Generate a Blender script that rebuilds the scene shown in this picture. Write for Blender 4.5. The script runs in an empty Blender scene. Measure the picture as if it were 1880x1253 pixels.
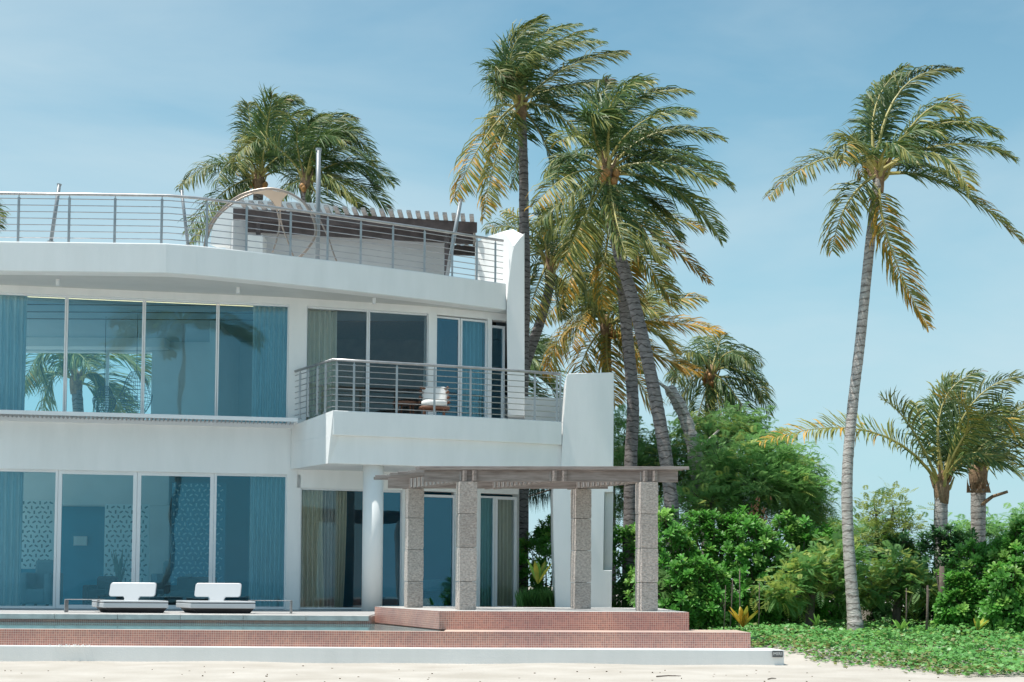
import bpy, math, random
from mathutils import Vector, Matrix
R = random.Random(7)
SC = bpy.context.scene
COL = SC.collection
# ------------------------------------------------------------------ camera
EZ = 1.05                                  # eye height above the sand
FPX = 2611.0                               # focal length in source pixels (1880 wide)
PIT, ROL = math.radians(3.0), 0.006
CX, CY = 940.0, 626.5 + 0.1641 * 1880
fwd = Vector((0, math.cos(PIT), math.sin(PIT)))
up0 = Vector((0, -math.sin(PIT), math.cos(PIT)))
rt0 = Vector((1, 0, 0))
cu = up0 * math.cos(ROL) - rt0 * math.sin(ROL)
cr = rt0 * math.cos(ROL) + up0 * math.sin(ROL)
cam = bpy.data.cameras.new('camera')
co = bpy.data.objects.new('camera', cam); COL.objects.link(co)
co.matrix_world = Matrix(((cr.x, cu.x, -fwd.x, 0), (cr.y, cu.y, -fwd.y, 0), (cr.z, cu.z, -fwd.z, EZ), (0, 0, 0, 1)))
cam.sensor_width = 36; cam.lens = FPX / 1880 * 36
cam.shift_y = 0.1641
cam.clip_end = 3000; cam.clip_start = 0.1
SC.camera = co
# ------------------------------------------------------------------ world
SUN = Vector((-0.31, -0.03, 0.95)).normalized()
w = bpy.data.worlds.new('World'); SC.world = w; w.use_nodes = True
nt = w.node_tree; nt.nodes.clear()
out = nt.nodes.new('ShaderNodeOutputWorld'); bg = nt.nodes.new('ShaderNodeBackground')
sky = nt.nodes.new('ShaderNodeTexSky'); sky.sky_type = 'NISHITA'; sky.sun_disc = False
sky.sun_elevation = math.asin(SUN.z); sky.sun_rotation = math.atan2(SUN.x, SUN.y)
sky.air_density = 1.2; sky.dust_density = 0.4; sky.ozone_density = 1.6
tc = nt.nodes.new('ShaderNodeTexCoord')
mp = nt.nodes.new('ShaderNodeMapping'); mp.inputs['Scale'].default_value = (1.3, 1.3, 5.0); mp.inputs['Location'].default_value = (5.3, 0.1, 1.3)
mp.inputs['Rotation'].default_value = (0.0, 0.25, 0.3)
n1 = nt.nodes.new('ShaderNodeTexNoise'); n1.inputs['Scale'].default_value = 1.7; n1.inputs['Detail'].default_value = 7; n1.inputs['Roughness'].default_value = 0.52
n1.inputs['Distortion'].default_value = 0.35
cr1 = nt.nodes.new('ShaderNodeValToRGB'); cr1.color_ramp.elements[0].position = 0.34; cr1.color_ramp.elements[1].position = 0.72
cr1.color_ramp.elements[0].color = (0, 0, 0, 1); cr1.color_ramp.elements[1].color = (0.66, 0.66, 0.66, 1)
mx = nt.nodes.new('ShaderNodeMix'); mx.data_type = 'RGBA'
mx.inputs[7].default_value = (4.6, 5.65, 6.1, 1)
tint = nt.nodes.new('ShaderNodeMix'); tint.data_type = 'RGBA'; tint.blend_type = 'MULTIPLY'; tint.inputs[0].default_value = 1.0
tint.inputs[7].default_value = (0.74, 1.02, 0.93, 1)
nt.links.new(tc.outputs['Generated'], mp.inputs['Vector']); nt.links.new(mp.outputs[0], n1.inputs['Vector'])
nt.links.new(n1.outputs['Fac'], cr1.inputs[0]); nt.links.new(cr1.outputs[0], mx.inputs[0])
nt.links.new(sky.outputs[0], tint.inputs[6])
sx_ = nt.nodes.new('ShaderNodeSeparateXYZ'); nt.links.new(tc.outputs['Generated'], sx_.inputs[0])
hz = nt.nodes.new('ShaderNodeMapRange'); hz.inputs[1].default_value = -0.02; hz.inputs[2].default_value = 0.42; hz.inputs[3].default_value = 0.92; hz.inputs[4].default_value = 0.0; hz.clamp = True
nt.links.new(sx_.outputs[2], hz.inputs[0])
hm = nt.nodes.new('ShaderNodeMix'); hm.data_type = 'RGBA'; hm.inputs[7].default_value = (2.95, 4.95, 6.05, 1)
nt.links.new(hz.outputs[0], hm.inputs[0]); nt.links.new(tint.outputs[2], hm.inputs[6]); nt.links.new(hm.outputs[2], mx.inputs[6])
nt.links.new(mx.outputs[2], bg.inputs[0]); bg.inputs[1].default_value = 0.080
nt.links.new(bg.outputs[0], out.inputs[0])
sl = bpy.data.lights.new('sun', 'SUN'); sl.energy = 3.3; sl.angle = math.radians(0.55); sl.color = (1.0, 0.965, 0.90)
so = bpy.data.objects.new('sun', sl); COL.objects.link(so); so.location = SUN * 60
so.rotation_euler = (-SUN).to_track_quat('-Z', 'Y').to_euler()
SC.view_settings.view_transform = 'Standard'; SC.view_settings.look = 'None'
SC.view_settings.exposure = 0.80; SC.view_settings.gamma = 1; SC.view_settings.use_curve_mapping = False
SC.render.engine = 'CYCLES'
SC.cycles.max_bounces = 7; SC.cycles.transparent_max_bounces = 16; SC.cycles.use_denoising = True
SC.cycles.diffuse_bounces = 4
# ------------------------------------------------------------------ measuring helpers (photo pixel + depth -> place in the world)
def ray(px, py):
    return cr * ((px - CX) / FPX) + cu * (-(py - CY) / FPX) + fwd
def P(px, py, Y):
    d = ray(px, py); d = d * (Y / d.y); return Vector((d.x, Y, d.z + EZ))
def PZ(px, py, z):
    d = ray(px, py); t = (z - EZ) / d.z; return Vector((d.x * t, d.y * t, z))
# ------------------------------------------------------------------ object helpers
WL = {}
def wl(o):
    return WL.get(o.name, Vector((0, 0, 0))) if o else Vector((0, 0, 0))
def link(o, parent=None):
    COL.objects.link(o)
    if parent: o.parent = parent
def tag(o, label=None, cat=None, group=None, kind=None):
    if label: o['label'] = label
    if cat: o['category'] = cat
    if group: o['group'] = group
    if kind: o['kind'] = kind
    return o
def thing(name, label, cat, loc=(0, 0, 0), group=None):
    o = bpy.data.objects.new(name, None); COL.objects.link(o); o.location = loc
    o.empty_display_size = 0.2
    WL[o.name] = Vector(loc)
    return tag(o, label, cat, group)
class MB:
    def __init__(s): s.v = []; s.f = []; s.m = []
    def add(s, vs, fs, mi=0):
        b = len(s.v); s.v += [tuple(q) for q in vs]
        for f in fs: s.f.append(tuple(b + i for i in f)); s.m.append(mi)
        return s
    def box(s, a, b, mi=0):
        x0, y0, z0 = a; x1, y1, z1 = b
        return s.add([(x0,y0,z0),(x1,y0,z0),(x1,y1,z0),(x0,y1,z0),(x0,y0,z1),(x1,y0,z1),(x1,y1,z1),(x0,y1,z1)],
                     [(0,3,2,1),(4,5,6,7),(0,1,5,4),(1,2,6,5),(2,3,7,6),(3,0,4,7)], mi)
    def obox(s, A, B, wdt, z0, z1, off=0.0, mi=0):
        """box standing on line A-B (2D), from off to off+wdt behind it (away from camera side)"""
        d = Vector((B[0]-A[0], B[1]-A[1])); d.normalize(); n = Vector((-d.y, d.x))
        p = [(A[0]+n.x*off, A[1]+n.y*off), (B[0]+n.x*off, B[1]+n.y*off), (B[0]+n.x*(off+wdt), B[1]+n.y*(off+wdt)), (A[0]+n.x*(off+wdt), A[1]+n.y*(off+wdt))]
        return s.prism(p, z0, z1, mi)
    def prism(s, poly, z0, z1, mi=0):
        n = len(poly)
        zz0 = z0 if isinstance(z0, (list, tuple)) else [z0]*n
        zz1 = z1 if isinstance(z1, (list, tuple)) else [z1]*n
        vs = [(p[0], p[1], zz0[i]) for i, p in enumerate(poly)] + [(p[0], p[1], zz1[i]) for i, p in enumerate(poly)]
        fs = [tuple(range(n-1, -1, -1)), tuple(range(n, 2*n))] + [(i, (i+1) % n, n+(i+1) % n, n+i) for i in range(n)]
        return s.add(vs, fs, mi)
    def slab(s, pts, dv, mi=0):
        """planar 3D polygon extruded by vector dv"""
        n = len(pts); dv = Vector(dv)
        vs = [Vector(p) for p in pts] + [Vector(p)+dv for p in pts]
        fs = [tuple(range(n)), tuple(range(2*n-1, n-1, -1))] + [((i+1) % n, i, n+i, n+(i+1) % n) for i in range(n)]
        return s.add(vs, fs, mi)
    def tube(s, pts, r, n=6, mi=0, cap=True):
        pts = [Vector(p) for p in pts]; rr = r if isinstance(r, (list, tuple)) else [r]*len(pts)
        b = len(s.v); prev = None
        for i, p in enumerate(pts):
            t = (pts[min(i+1, len(pts)-1)] - pts[max(i-1, 0)]).normalized()
            if prev is None:
                a = t.orthogonal().normalized()
            else:
                a = (prev - t*prev.dot(t)).normalized()
            prev = a; c = t.cross(a)
            for k in range(n):
                an = 2*math.pi*k/n
                s.v.append(tuple(p + (a*math.cos(an)+c*math.sin(an))*rr[i]))
        for i in range(len(pts)-1):
            for k in range(n):
                s.f.append((b+i*n+k, b+i*n+(k+1) % n, b+(i+1)*n+(k+1) % n, b+(i+1)*n+k)); s.m.append(mi)
        if cap:
            s.f.append(tuple(b+k for k in range(n-1, -1, -1))); s.m.append(mi)
            e = b+(len(pts)-1)*n
            s.f.append(tuple(e+k for k in range(n))); s.m.append(mi)
        return s
    def build(s, name, mat, parent=None, smooth=False, bevel=0, origin=None):
        o0 = wl(parent) if origin is None else Vector(origin)
        me = bpy.data.meshes.new(name)
        me.from_pydata([(x-o0.x, y-o0.y, z-o0.z) for x, y, z in s.v], [], s.f)
        for m in (mat if isinstance(mat, (list, tuple)) else [mat]): me.materials.append(m)
        if any(s.m): me.polygons.foreach_set('material_index', s.m)
        if smooth: me.polygons.foreach_set('use_smooth', [True]*len(s.f))
        me.update()
        o = bpy.data.objects.new(name, me); link(o, parent)
        if origin is not None and parent is None: o.location = origin
        WL[o.name] = o0
        if bevel:
            b = o.modifiers.new('bevel', 'BEVEL'); b.width = bevel; b.segments = 2; b.limit_method = 'ANGLE'
            b.harden_normals = False
        return o
# ------------------------------------------------------------------ materials
def mat(name, col, rough=0.6, var=0.0, scale=3.0, bump=0.0, bscale=40.0, metal=0.0, col2=None, spec=0.5, sx=(1,1,1), trans=0.0, det=5, coords='Object'):
    m = bpy.data.materials.new(name); m.use_nodes = True; t = m.node_tree; N = t.nodes; Lk = t.links
    b = N['Principled BSDF']; b.inputs['Roughness'].default_value = rough; b.inputs['Metallic'].default_value = metal
    b.inputs['Specular IOR Level'].default_value = spec
    b.inputs['Base Color'].default_value = (*col, 1)
    tcn = N.new('ShaderNodeTexCoord'); mpn = N.new('ShaderNodeMapping'); mpn.inputs['Scale'].default_value = sx
    Lk.new(tcn.outputs[coords], mpn.inputs[0])
    if var or col2:
        nz = N.new('ShaderNodeTexNoise'); nz.inputs['Scale'].default_value = scale; nz.inputs['Detail'].default_value = det
        Lk.new(mpn.outputs[0], nz.inputs['Vector'])
        rp = N.new('ShaderNodeValToRGB'); rp.color_ramp.elements[0].position = 0.32; rp.color_ramp.elements[1].position = 0.68
        c2 = col2 or tuple(min(1, c*(1+var)) for c in col)
        c1 = col if col2 else tuple(c*(1-var) for c in col)
        rp.color_ramp.elements[0].color = (*c1, 1); rp.color_ramp.elements[1].color = (*c2, 1)
        Lk.new(nz.outputs['Fac'], rp.inputs[0]); Lk.new(rp.outputs[0], b.inputs['Base Color'])
    if bump:
        nb = N.new('ShaderNodeTexNoise'); nb.inputs['Scale'].default_value = bscale; nb.inputs['Detail'].default_value = 6
        Lk.new(mpn.outputs[0], nb.inputs['Vector'])
        bp = N.new('ShaderNodeBump'); bp.inputs['Strength'].default_value = bump; bp.inputs['Distance'].default_value = 0.02
        Lk.new(nb.outputs['Fac'], bp.inputs['Height']); Lk.new(bp.outputs[0], b.inputs['Normal'])
    if trans:
        tr = N.new('ShaderNodeBsdfTranslucent'); ms = N.new('ShaderNodeMixShader'); ms.inputs[0].default_value = trans
        src = b.inputs['Base Color'].links
        if src: Lk.new(src[0].from_socket, tr.inputs[0])
        else: tr.inputs[0].default_value = (*col, 1)
        Lk.new(b.outputs[0], ms.inputs[1]); Lk.new(tr.outputs[0], ms.inputs[2])
        Lk.new(ms.outputs[0], N['Material Output'].inputs[0])
    return m
def glass(name, tintc, gl, gcol=(0.75, 0.9, 1.0), rough=0.004):
    m = bpy.data.materials.new(name); m.use_nodes = True; t = m.node_tree; N = t.nodes; Lk = t.links; N.clear()
    o = N.new('ShaderNodeOutputMaterial'); tr = N.new('ShaderNodeBsdfTransparent'); tr.inputs[0].default_value = (*tintc, 1)
    g = N.new('ShaderNodeBsdfGlossy'); g.inputs[0].default_value = (*gcol, 1); g.inputs['Roughness'].default_value = rough
    nz = N.new('ShaderNodeTexNoise'); nz.inputs['Scale'].default_value = 0.7; tcn = N.new('ShaderNodeTexCoord'); Lk.new(tcn.outputs['Object'], nz.inputs['Vector'])
    bp = N.new('ShaderNodeBump'); bp.inputs['Strength'].default_value = 0.12; bp.inputs['Distance'].default_value = 0.05
    Lk.new(nz.outputs['Fac'], bp.inputs['Height']); Lk.new(bp.outputs[0], g.inputs['Normal'])
    fr = N.new('ShaderNodeFresnel'); fr.inputs[0].default_value = 1.5
    ad = N.new('ShaderNodeMath'); ad.operation = 'ADD'; ad.inputs[1].default_value = gl; ad.use_clamp = True
    Lk.new(fr.outputs[0], ad.inputs[0])
    ms = N.new('ShaderNodeMixShader'); Lk.new(ad.outputs[0], ms.inputs[0]); Lk.new(tr.outputs[0], ms.inputs[1]); Lk.new(g.outputs[0], ms.inputs[2])
    Lk.new(ms.outputs[0], o.inputs[0]); return m
def plaster(name, col):
    m = mat(name, col, 0.75, 0.0, bump=0.12, bscale=60)
    t = m.node_tree; N = t.nodes; Lk = t.links; b = N['Principled BSDF']
    tcn = N.new('ShaderNodeTexCoord'); mpn = N.new('ShaderNodeMapping'); mpn.inputs['Scale'].default_value = (1.8, 1.8, 0.35)
    nz = N.new('ShaderNodeTexNoise'); nz.inputs['Scale'].default_value = 1.6; nz.inputs['Detail'].default_value = 7; nz.inputs['Roughness'].default_value = 0.6
    Lk.new(tcn.outputs['Object'], mpn.inputs[0]); Lk.new(mpn.outputs[0], nz.inputs['Vector'])
    rp = N.new('ShaderNodeValToRGB'); rp.color_ramp.elements[0].position = 0.3; rp.color_ramp.elements[1].position = 0.6
    rp.color_ramp.elements[0].color = (col[0]*0.93, col[1]*0.935, col[2]*0.93, 1); rp.color_ramp.elements[1].color = (*col, 1)
    Lk.new(nz.outputs['Fac'], rp.inputs[0]); Lk.new(rp.outputs[0], b.inputs['Base Color'])
    return m
def tiles(name, udir, size=0.030):
    m = bpy.data.materials.new(name); m.use_nodes = True; t = m.node_tree; N = t.nodes; Lk = t.links
    b = N['Principled BSDF']; b.inputs['Roughness'].default_value = 0.35
    tcn = N.new('ShaderNodeTexCoord'); dp = N.new('ShaderNodeVectorMath'); dp.operation = 'DOT_PRODUCT'; dp.inputs[1].default_value = udir
    sp = N.new('ShaderNodeSeparateXYZ'); cb = N.new('ShaderNodeCombineXYZ')
    Lk.new(tcn.outputs['Object'], dp.inputs[0]); Lk.new(tcn.outputs['Object'], sp.inputs[0])
    Lk.new(dp.outputs['Value'], cb.inputs[0]); Lk.new(sp.outputs[2], cb.inputs[1])
    br = N.new('ShaderNodeTexBrick'); br.offset = 0; br.inputs['Scale'].default_value = 1
    br.inputs['Brick Width'].default_value = size; br.inputs['Row Height'].default_value = size
    br.inputs['Mortar Size'].default_value = size*0.085; br.inputs['Mortar Smooth'].default_value = 0.1
    br.inputs['Color1'].default_value = (0.51, 0.225, 0.175, 1); br.inputs['Color2'].default_value = (0.35, 0.16, 0.135, 1)
    br.inputs['Mortar'].default_value = (0.66, 0.50, 0.43, 1)
    Lk.new(cb.outputs[0], br.inputs['Vector'])
    nz = N.new('ShaderNodeTexNoise'); nz.inputs['Scale'].default_value = 1.3; nz.inputs['Detail'].default_value = 4; Lk.new(cb.outputs[0], nz.inputs['Vector'])
    mxn = N.new('ShaderNodeMix'); mxn.data_type = 'RGBA'; mxn.blend_type = 'MULTIPLY'; mxn.inputs[0].default_value = 1
    rp = N.new('ShaderNodeValToRGB'); rp.color_ramp.elements[0].position = 0.35; rp.color_ramp.elements[1].position = 0.65
    rp.color_ramp.elements[0].color = (0.85, 0.82, 0.86, 1); rp.color_ramp.elements[1].color = (1.1, 1.08, 1.02, 1)
    Lk.new(nz.outputs['Fac'], rp.inputs[0]); Lk.new(br.outputs['Color'], mxn.inputs[6]); Lk.new(rp.outputs[0], mxn.inputs[7])
    Lk.new(mxn.outputs[2], b.inputs['Base Color'])
    bp = N.new('ShaderNodeBump'); bp.inputs['Strength'].default_value = 0.5; bp.inputs['Distance'].default_value = 0.002; bp.invert = True
    Lk.new(br.outputs['Fac'], bp.inputs['Height']); Lk.new(bp.outputs[0], b.inputs['Normal'])
    return m
M = dict(
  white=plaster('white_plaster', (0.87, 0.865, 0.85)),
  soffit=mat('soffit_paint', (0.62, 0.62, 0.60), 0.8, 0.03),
  frame=mat('white_frame', (0.78, 0.79, 0.80), 0.4, 0.02),
  steel=mat('brushed_steel', (0.42, 0.41, 0.41), 0.4, 0.12, 8, metal=0.75), bronze=mat('bronze_tube', (0.30, 0.25, 0.215), 0.4, 0.12, 8, metal=0.6),
  mast=mat('grey_mast_paint', (0.22, 0.25, 0.27), 0.4, 0.05),
  inner=mat('interior_paint', (0.76, 0.78, 0.78), 0.8, 0.03),
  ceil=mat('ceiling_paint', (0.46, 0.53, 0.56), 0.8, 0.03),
  blue=mat('blue_interior_wall', (0.01, 0.22, 0.34), 0.7, 0.05),
  dark=mat('dark_interior', (0.13, 0.10, 0.085), 0.7, 0.3),
  brownwall=mat('woven_brown_wall', (0.20, 0.16, 0.12), 0.8, 0.3, 30, sx=(1, 1, 3)),
  curtain=mat('sheer_curtain', (0.66, 0.71, 0.72), 0.9, 0.10, 18, sx=(1,1,0.15), trans=0.35),
  gcurtain=mat('green_grey_curtain', (0.84, 0.85, 0.72), 0.9, 0.07, 18, sx=(1,1,0.15), trans=0.3),
  wood=mat('weathered_grey_wood', (0.20, 0.165, 0.15), 0.8, 0.0, 5, 0.4, 40, col2=(0.34, 0.30, 0.28), sx=(0.6, 6, 6)),
  darkwood=mat('dark_pergola_wood', (0.075, 0.06, 0.06), 0.7, 0.3, 5, 0.3, 40),
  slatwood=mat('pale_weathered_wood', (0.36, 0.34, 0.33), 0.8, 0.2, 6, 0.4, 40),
  deckm=mat('grey_deck_board', (0.33, 0.32, 0.31), 0.75, 0.0, 4, 0.3, 50, col2=(0.46, 0.45, 0.44), sx=(1, 8, 1)),
  coping=mat('grey_coping_stone', (0.40, 0.38, 0.36), 0.7, 0.0, 6, 0.3, 80, col2=(0.55, 0.53, 0.50)),
  loungew=mat('white_lounger_shell', (0.52, 0.53, 0.54), 0.35, 0.02),
  black=mat('black_base', (0.02, 0.02, 0.022), 0.5, 0.2),
  fabric=mat('beige_canvas', (0.62, 0.50, 0.40), 0.9, 0.08, trans=0.2),
  sofa=mat('brown_sofa', (0.06, 0.045, 0.04), 0.85, 0.25),
  bluesofa=mat('blue_grey_upholstery', (0.17, 0.27, 0.31), 0.9, 0.1),
  wicker=mat('dark_wicker', (0.16, 0.07, 0.04), 0.6, 0.3, 60),
  cushion=mat('white_cushion', (0.78, 0.78, 0.76), 0.9, 0.03),
  wire=mat('black_wire', (0.03, 0.03, 0.035), 0.5, 0.1),
  screen=mat('white_screen_panel', (0.88, 0.92, 0.92), 0.6, 0.03, trans=0.65),
  cutout=mat('screen_pattern_dark', (0.06, 0.20, 0.24), 0.6, 0.3),
  cutpale=mat('screen_pattern_pale', (0.45, 0.60, 0.66), 0.6, 0.1),
  plaque=mat('grey_plaque', (0.10, 0.105, 0.11), 0.5, 0.1),
  plinth=plaster('white_plinth_paint', (0.84, 0.83, 0.81)),
  glass=glass('window_glass', (0.78, 0.94, 0.975), 0.045, (0.42, 0.76, 0.92)),
  glassb=glass('blue_door_glass', (0.45, 0.72, 0.80), 0.07, (0.45, 0.75, 0.92)),
  clear=glass('brown_room_glass', (0.95, 0.955, 0.94), 0.0),
  tile=tiles('mosaic_tile', (1, 0, 0)),
)
em = bpy.data.materials.new('warm_led_strip'); em.use_nodes = True
em.node_tree.nodes['Principled BSDF'].inputs['Emission Color'].default_value = (1, 0.62, 0.30, 1)
em.node_tree.nodes['Principled BSDF'].inputs['Emission Strength'].default_value = 1.3
M['led'] = em
def objvar(m, lo=0.75, hi=1.25):
    t = m.node_tree; N = t.nodes; Lk = t.links; b = N['Principled BSDF']
    oi = N.new('ShaderNodeObjectInfo'); mr = N.new('ShaderNodeMapRange'); mr.inputs[3].default_value = lo; mr.inputs[4].default_value = hi
    Lk.new(oi.outputs['Random'], mr.inputs[0])
    src = b.inputs['Base Color'].links[0].from_socket if b.inputs['Base Color'].links else None
    vm = N.new('ShaderNodeVectorMath'); vm.operation = 'SCALE'
    if src: Lk.new(src, vm.inputs[0])
    else: vm.inputs[0].default_value = b.inputs['Base Color'].default_value[:3]
    Lk.new(mr.outputs[0], vm.inputs['Scale'])
    for l in list(b.inputs['Base Color'].links): Lk.remove(l)
    Lk.new(vm.outputs[0], b.inputs['Base Color'])
    for n in N:
        if n.type == 'BSDF_TRANSLUCENT': Lk.new(vm.outputs[0], n.inputs[0])
    return m
# ================================================================== SETTING: sand, sea, plinth, pool, deck
DK = EZ-0.52; PLZ = EZ-0.385; WZ = EZ-0.64; PT = EZ-0.85
def Z(r): return EZ+r
sandm = mat('pale_coral_sand', (0.39, 0.35, 0.30), 0.95, 0, 1.2, 0.7, 14, col2=(0.49, 0.45, 0.40), det=9)
def gheight(x, y):
    h = 0.007*math.sin(x*1.3+y*0.7)+0.006*math.sin(x*2.9-y*1.7)
    if y < 14: h -= 0.015*max(0, 14-y)
    if x > 2.5: h += 0.16*min(1, max(0, (y-18.5)/3.0))*min(1, (x-2.5)/1.5)
    return h
def gv(x, y): return max(-3.0, gheight(x, y))
gm = MB()
xs = [-400, -150, -60, -30, -20]+[-14+0.5*i for i in range(57)]+[20, 30, 60, 150, 400]
ys = [-60, -30, -15, -5, 2, 6, 8]+[9+0.4*i for i in range(60)]+[36, 45, 60, 100, 200, 500]
for y in ys:
    for x in xs: gm.v.append((x, y, gv(x, y)))
nx = len(xs)
for j in range(len(ys)-1):
    for i in range(nx-1):
        gm.f.append((j*nx+i, j*nx+i+1, (j+1)*nx+i+1, (j+1)*nx+i)); gm.m.append(0)
tag(gm.build('sand', sandm, smooth=True), kind='structure')
seam = mat('sea_water', (0.02, 0.16, 0.22), 0.12, 0.2, 0.05, 0.3, 0.8)
tag(MB().add([(-900, -900, -0.45), (900, -900, -0.45), (900, -12, -0.45), (-900, -12, -0.45)], [(0, 1, 2, 3)]).build('sea', seam), kind='structure')
XL = -13.0
def xy(px, py, Y): q = P(px, py, Y); return (q.x, q.y)
# plinth
pr = xy(1440, 1195, 18.75); pl = (XL, 18.73)
t = thing('low_plinth_wall', 'low white plinth wall running along the sand below the brick red mosaic tiles', 'wall', (0, 18.6, 0))
MB().prism([pl, pr, (pr[0]-0.1, 19.35), (XL, 19.35)], -0.2, PT).build('wall', M['plinth'], t, bevel=0.012)
# pool wall (lower mosaic band)
lr = P(1378, 1165, 19.2)
t2 = thing('mosaic_pool_wall', 'long low band of brick red mosaic tiles edging the pool above the white plinth', 'wall', (0, 18.9, 0.2))
MB().prism([(XL, 18.80), (-0.9, 18.85), (lr.x, lr.y), (lr.x-0.02, 20.3), (-0.9, 20.3), (-0.9, 19.06), (XL, 19.06)], PT+0.002, WZ).build('tiled_face', M['tile'], t2)
# platform with mosaic sides
pa = P(688, 1115, 22.9); pb = P(806, 1120, 19.7); pc = P(1265, 1125, 19.9)
ud = (Vector((pb.x-pa.x, pb.y-pa.y, 0))).normalized()
M['tile2'] = tiles('mosaic_tile_return', ud)
t3 = thing('tiled_platform_step', 'raised mosaic tiled step under the wooden pergola with slanted left side', 'step', (0, 19.8, 0.4))
poly = [(pa.x, pa.y), (pb.x, pb.y), (pc.x, pc.y), (pc.x-0.1, 23.4), (pa.x+.1, 23.4)]
m_ = MB(); m_.prism(poly, WZ+0.004, PLZ)
m_.m = [1 if i == 2 else (2 if i == 1 else 0) for i in range(len(m_.f))]
m_.build('tiled_face', [M['tile'], M['tile2'], M['coping']], t3)
# deck
deck = MB().prism([(XL, 22.32), (pa.x-0.02, 22.32), (pa.x-0.02, 23.42), (2.2, 23.42), (2.2, 33.5), (XL, 33.5)], DK-0.25, DK-0.012)
tag(deck.build('terrace', M['coping']), kind='structure')
tr_ = bpy.data.objects['terrace']
for i in range(9):      # deck boards laid left-right
    y0 = 22.62+i*0.14
    MB().box((XL, y0, DK-0.012), (pa.x-0.05, y0+0.132, DK+0.003)).build('board', M['deckm'], tr_)
MB().box((XL, 23.9, DK-0.012), (2.15, 27.6, DK+0.002)).build('paving', M['deckm'], tr_)
for i in range(11):
    x0 = XL+0.001+i*0.98
    if x0 > pa.x-0.2: break
    x1 = min(x0+0.975, pa.x-0.02)
    MB().box((x0, 22.24, DK-0.075), (x1, 22.61, DK+0.006)).build('coping_stone', M['coping'], tr_, bevel=0.006)
MB().box((XL, 22.30, WZ-0.8), (pa.x, 22.34, DK-0.08)).build('tile_strip', M['tile'], tr_)
# water + basin
wm = bpy.data.materials.new('pool_water'); wm.use_nodes = True
N = wm.node_tree.nodes; Lk = wm.node_tree.links; N.clear()
o_ = N.new('ShaderNodeOutputMaterial'); df = N.new('ShaderNodeBsdfDiffuse'); df.inputs[0].default_value = (0.17, 0.27, 0.29, 1)
gl_ = N.new('ShaderNodeBsdfGlossy'); gl_.inputs['Roughness'].default_value = 0.03; gl_.inputs[0].default_value = (0.72, 0.95, 0.97, 1)
fr_ = N.new('ShaderNodeFresnel'); fr_.inputs[0].default_value = 1.33
ms_ = N.new('ShaderNodeMixShader'); nz_ = N.new('ShaderNodeTexNoise'); nz_.inputs['Scale'].default_value = 5; tc_ = N.new('ShaderNodeTexCoord')
bp_ = N.new('ShaderNodeBump'); bp_.inputs['Strength'].default_value = 0.12; bp_.inputs['Distance'].default_value = 0.01
Lk.new(tc_.outputs['Object'], nz_.inputs['Vector']); Lk.new(nz_.outputs['Fac'], bp_.inputs['Height']); Lk.new(bp_.outputs[0], gl_.inputs['Normal'])
mf = N.new('ShaderNodeMath'); mf.operation = 'MINIMUM'; mf.inputs[1].default_value = 0.8; Lk.new(fr_.outputs[0], mf.inputs[0])
Lk.new(mf.outputs[0], ms_.inputs[0]); Lk.new(df.outputs[0], ms_.inputs[1]); Lk.new(gl_.outputs[0], ms_.inputs[2]); Lk.new(ms_.outputs[0], o_.inputs[0])
tag(MB().prism([(XL, 19.05), (-0.92, 19.05), (pb.x-0.01, pb.y), (pa.x-0.01, pa.y-0.4), (pa.x-.01, 22.3), (XL, 22.3)], WZ-0.7, WZ-0.006).build('pool_water', wm), kind='structure')
# small white shells on the plinth
sh = MB()
for i in range(60):
    q = P(R.gauss(130, 22), 1184, 18.62+R.random()*0.12); r = R.uniform(0.006, 0.017)
    a = R.random()*6
    sh.add([(q.x+r*math.cos(a+k*2.1), q.y+r*math.sin(a+k*2.1), PT) for k in range(3)]+[(q.x, q.y, PT+r*1.5)], [(0,1,3),(1,2,3),(2,0,3),(2,1,0)])
tag(sh.build('scattered_shells', M['cushion']), 'small heap of white shells lying on the plinth edge', 'shells', kind='stuff')
# plaque MIRI
def plaque():
    q0 = P(1419, 1190.5, 18.7); q1 = P(1438, 1200.5, 18.7); q0.y = q1.y = 18.735; q0.z = PT-0.008; q1.z = PT-0.093; 
    t = thing('name_plaque', 'small grey name plaque at the right end of the white plinth', 'sign', (q0.x, q0.y, q1.z))
    MB().box((q0.x, 18.722, q1.z), (q1.x, 18.75, q0.z)).build('plate', M['plaque'], t)
    cu_ = bpy.data.curves.new('lettering', 'FONT'); cu_.body = 'MIRI'; cu_.size = 0.058; cu_.space_character = 1.1; cu_.align_x = 'CENTER'; cu_.align_y = 'CENTER'; cu_.extrude = 0.002
    o = bpy.data.objects.new('lettering', cu_); COL.objects.link(o)
    bpy.context.view_layer.update()
    me = bpy.data.meshes.new_from_object(o); bpy.data.objects.remove(o)
    me.materials.append(M['cushion'])
    o = bpy.data.objects.new('lettering', me); link(o, t)
    o.location = Vector(((q0.x+q1.x)/2, 18.719, (q0.z+q1.z)/2))-WL[t.name]; o.rotation_euler = (math.pi/2, 0, 0)
plaque()

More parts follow.
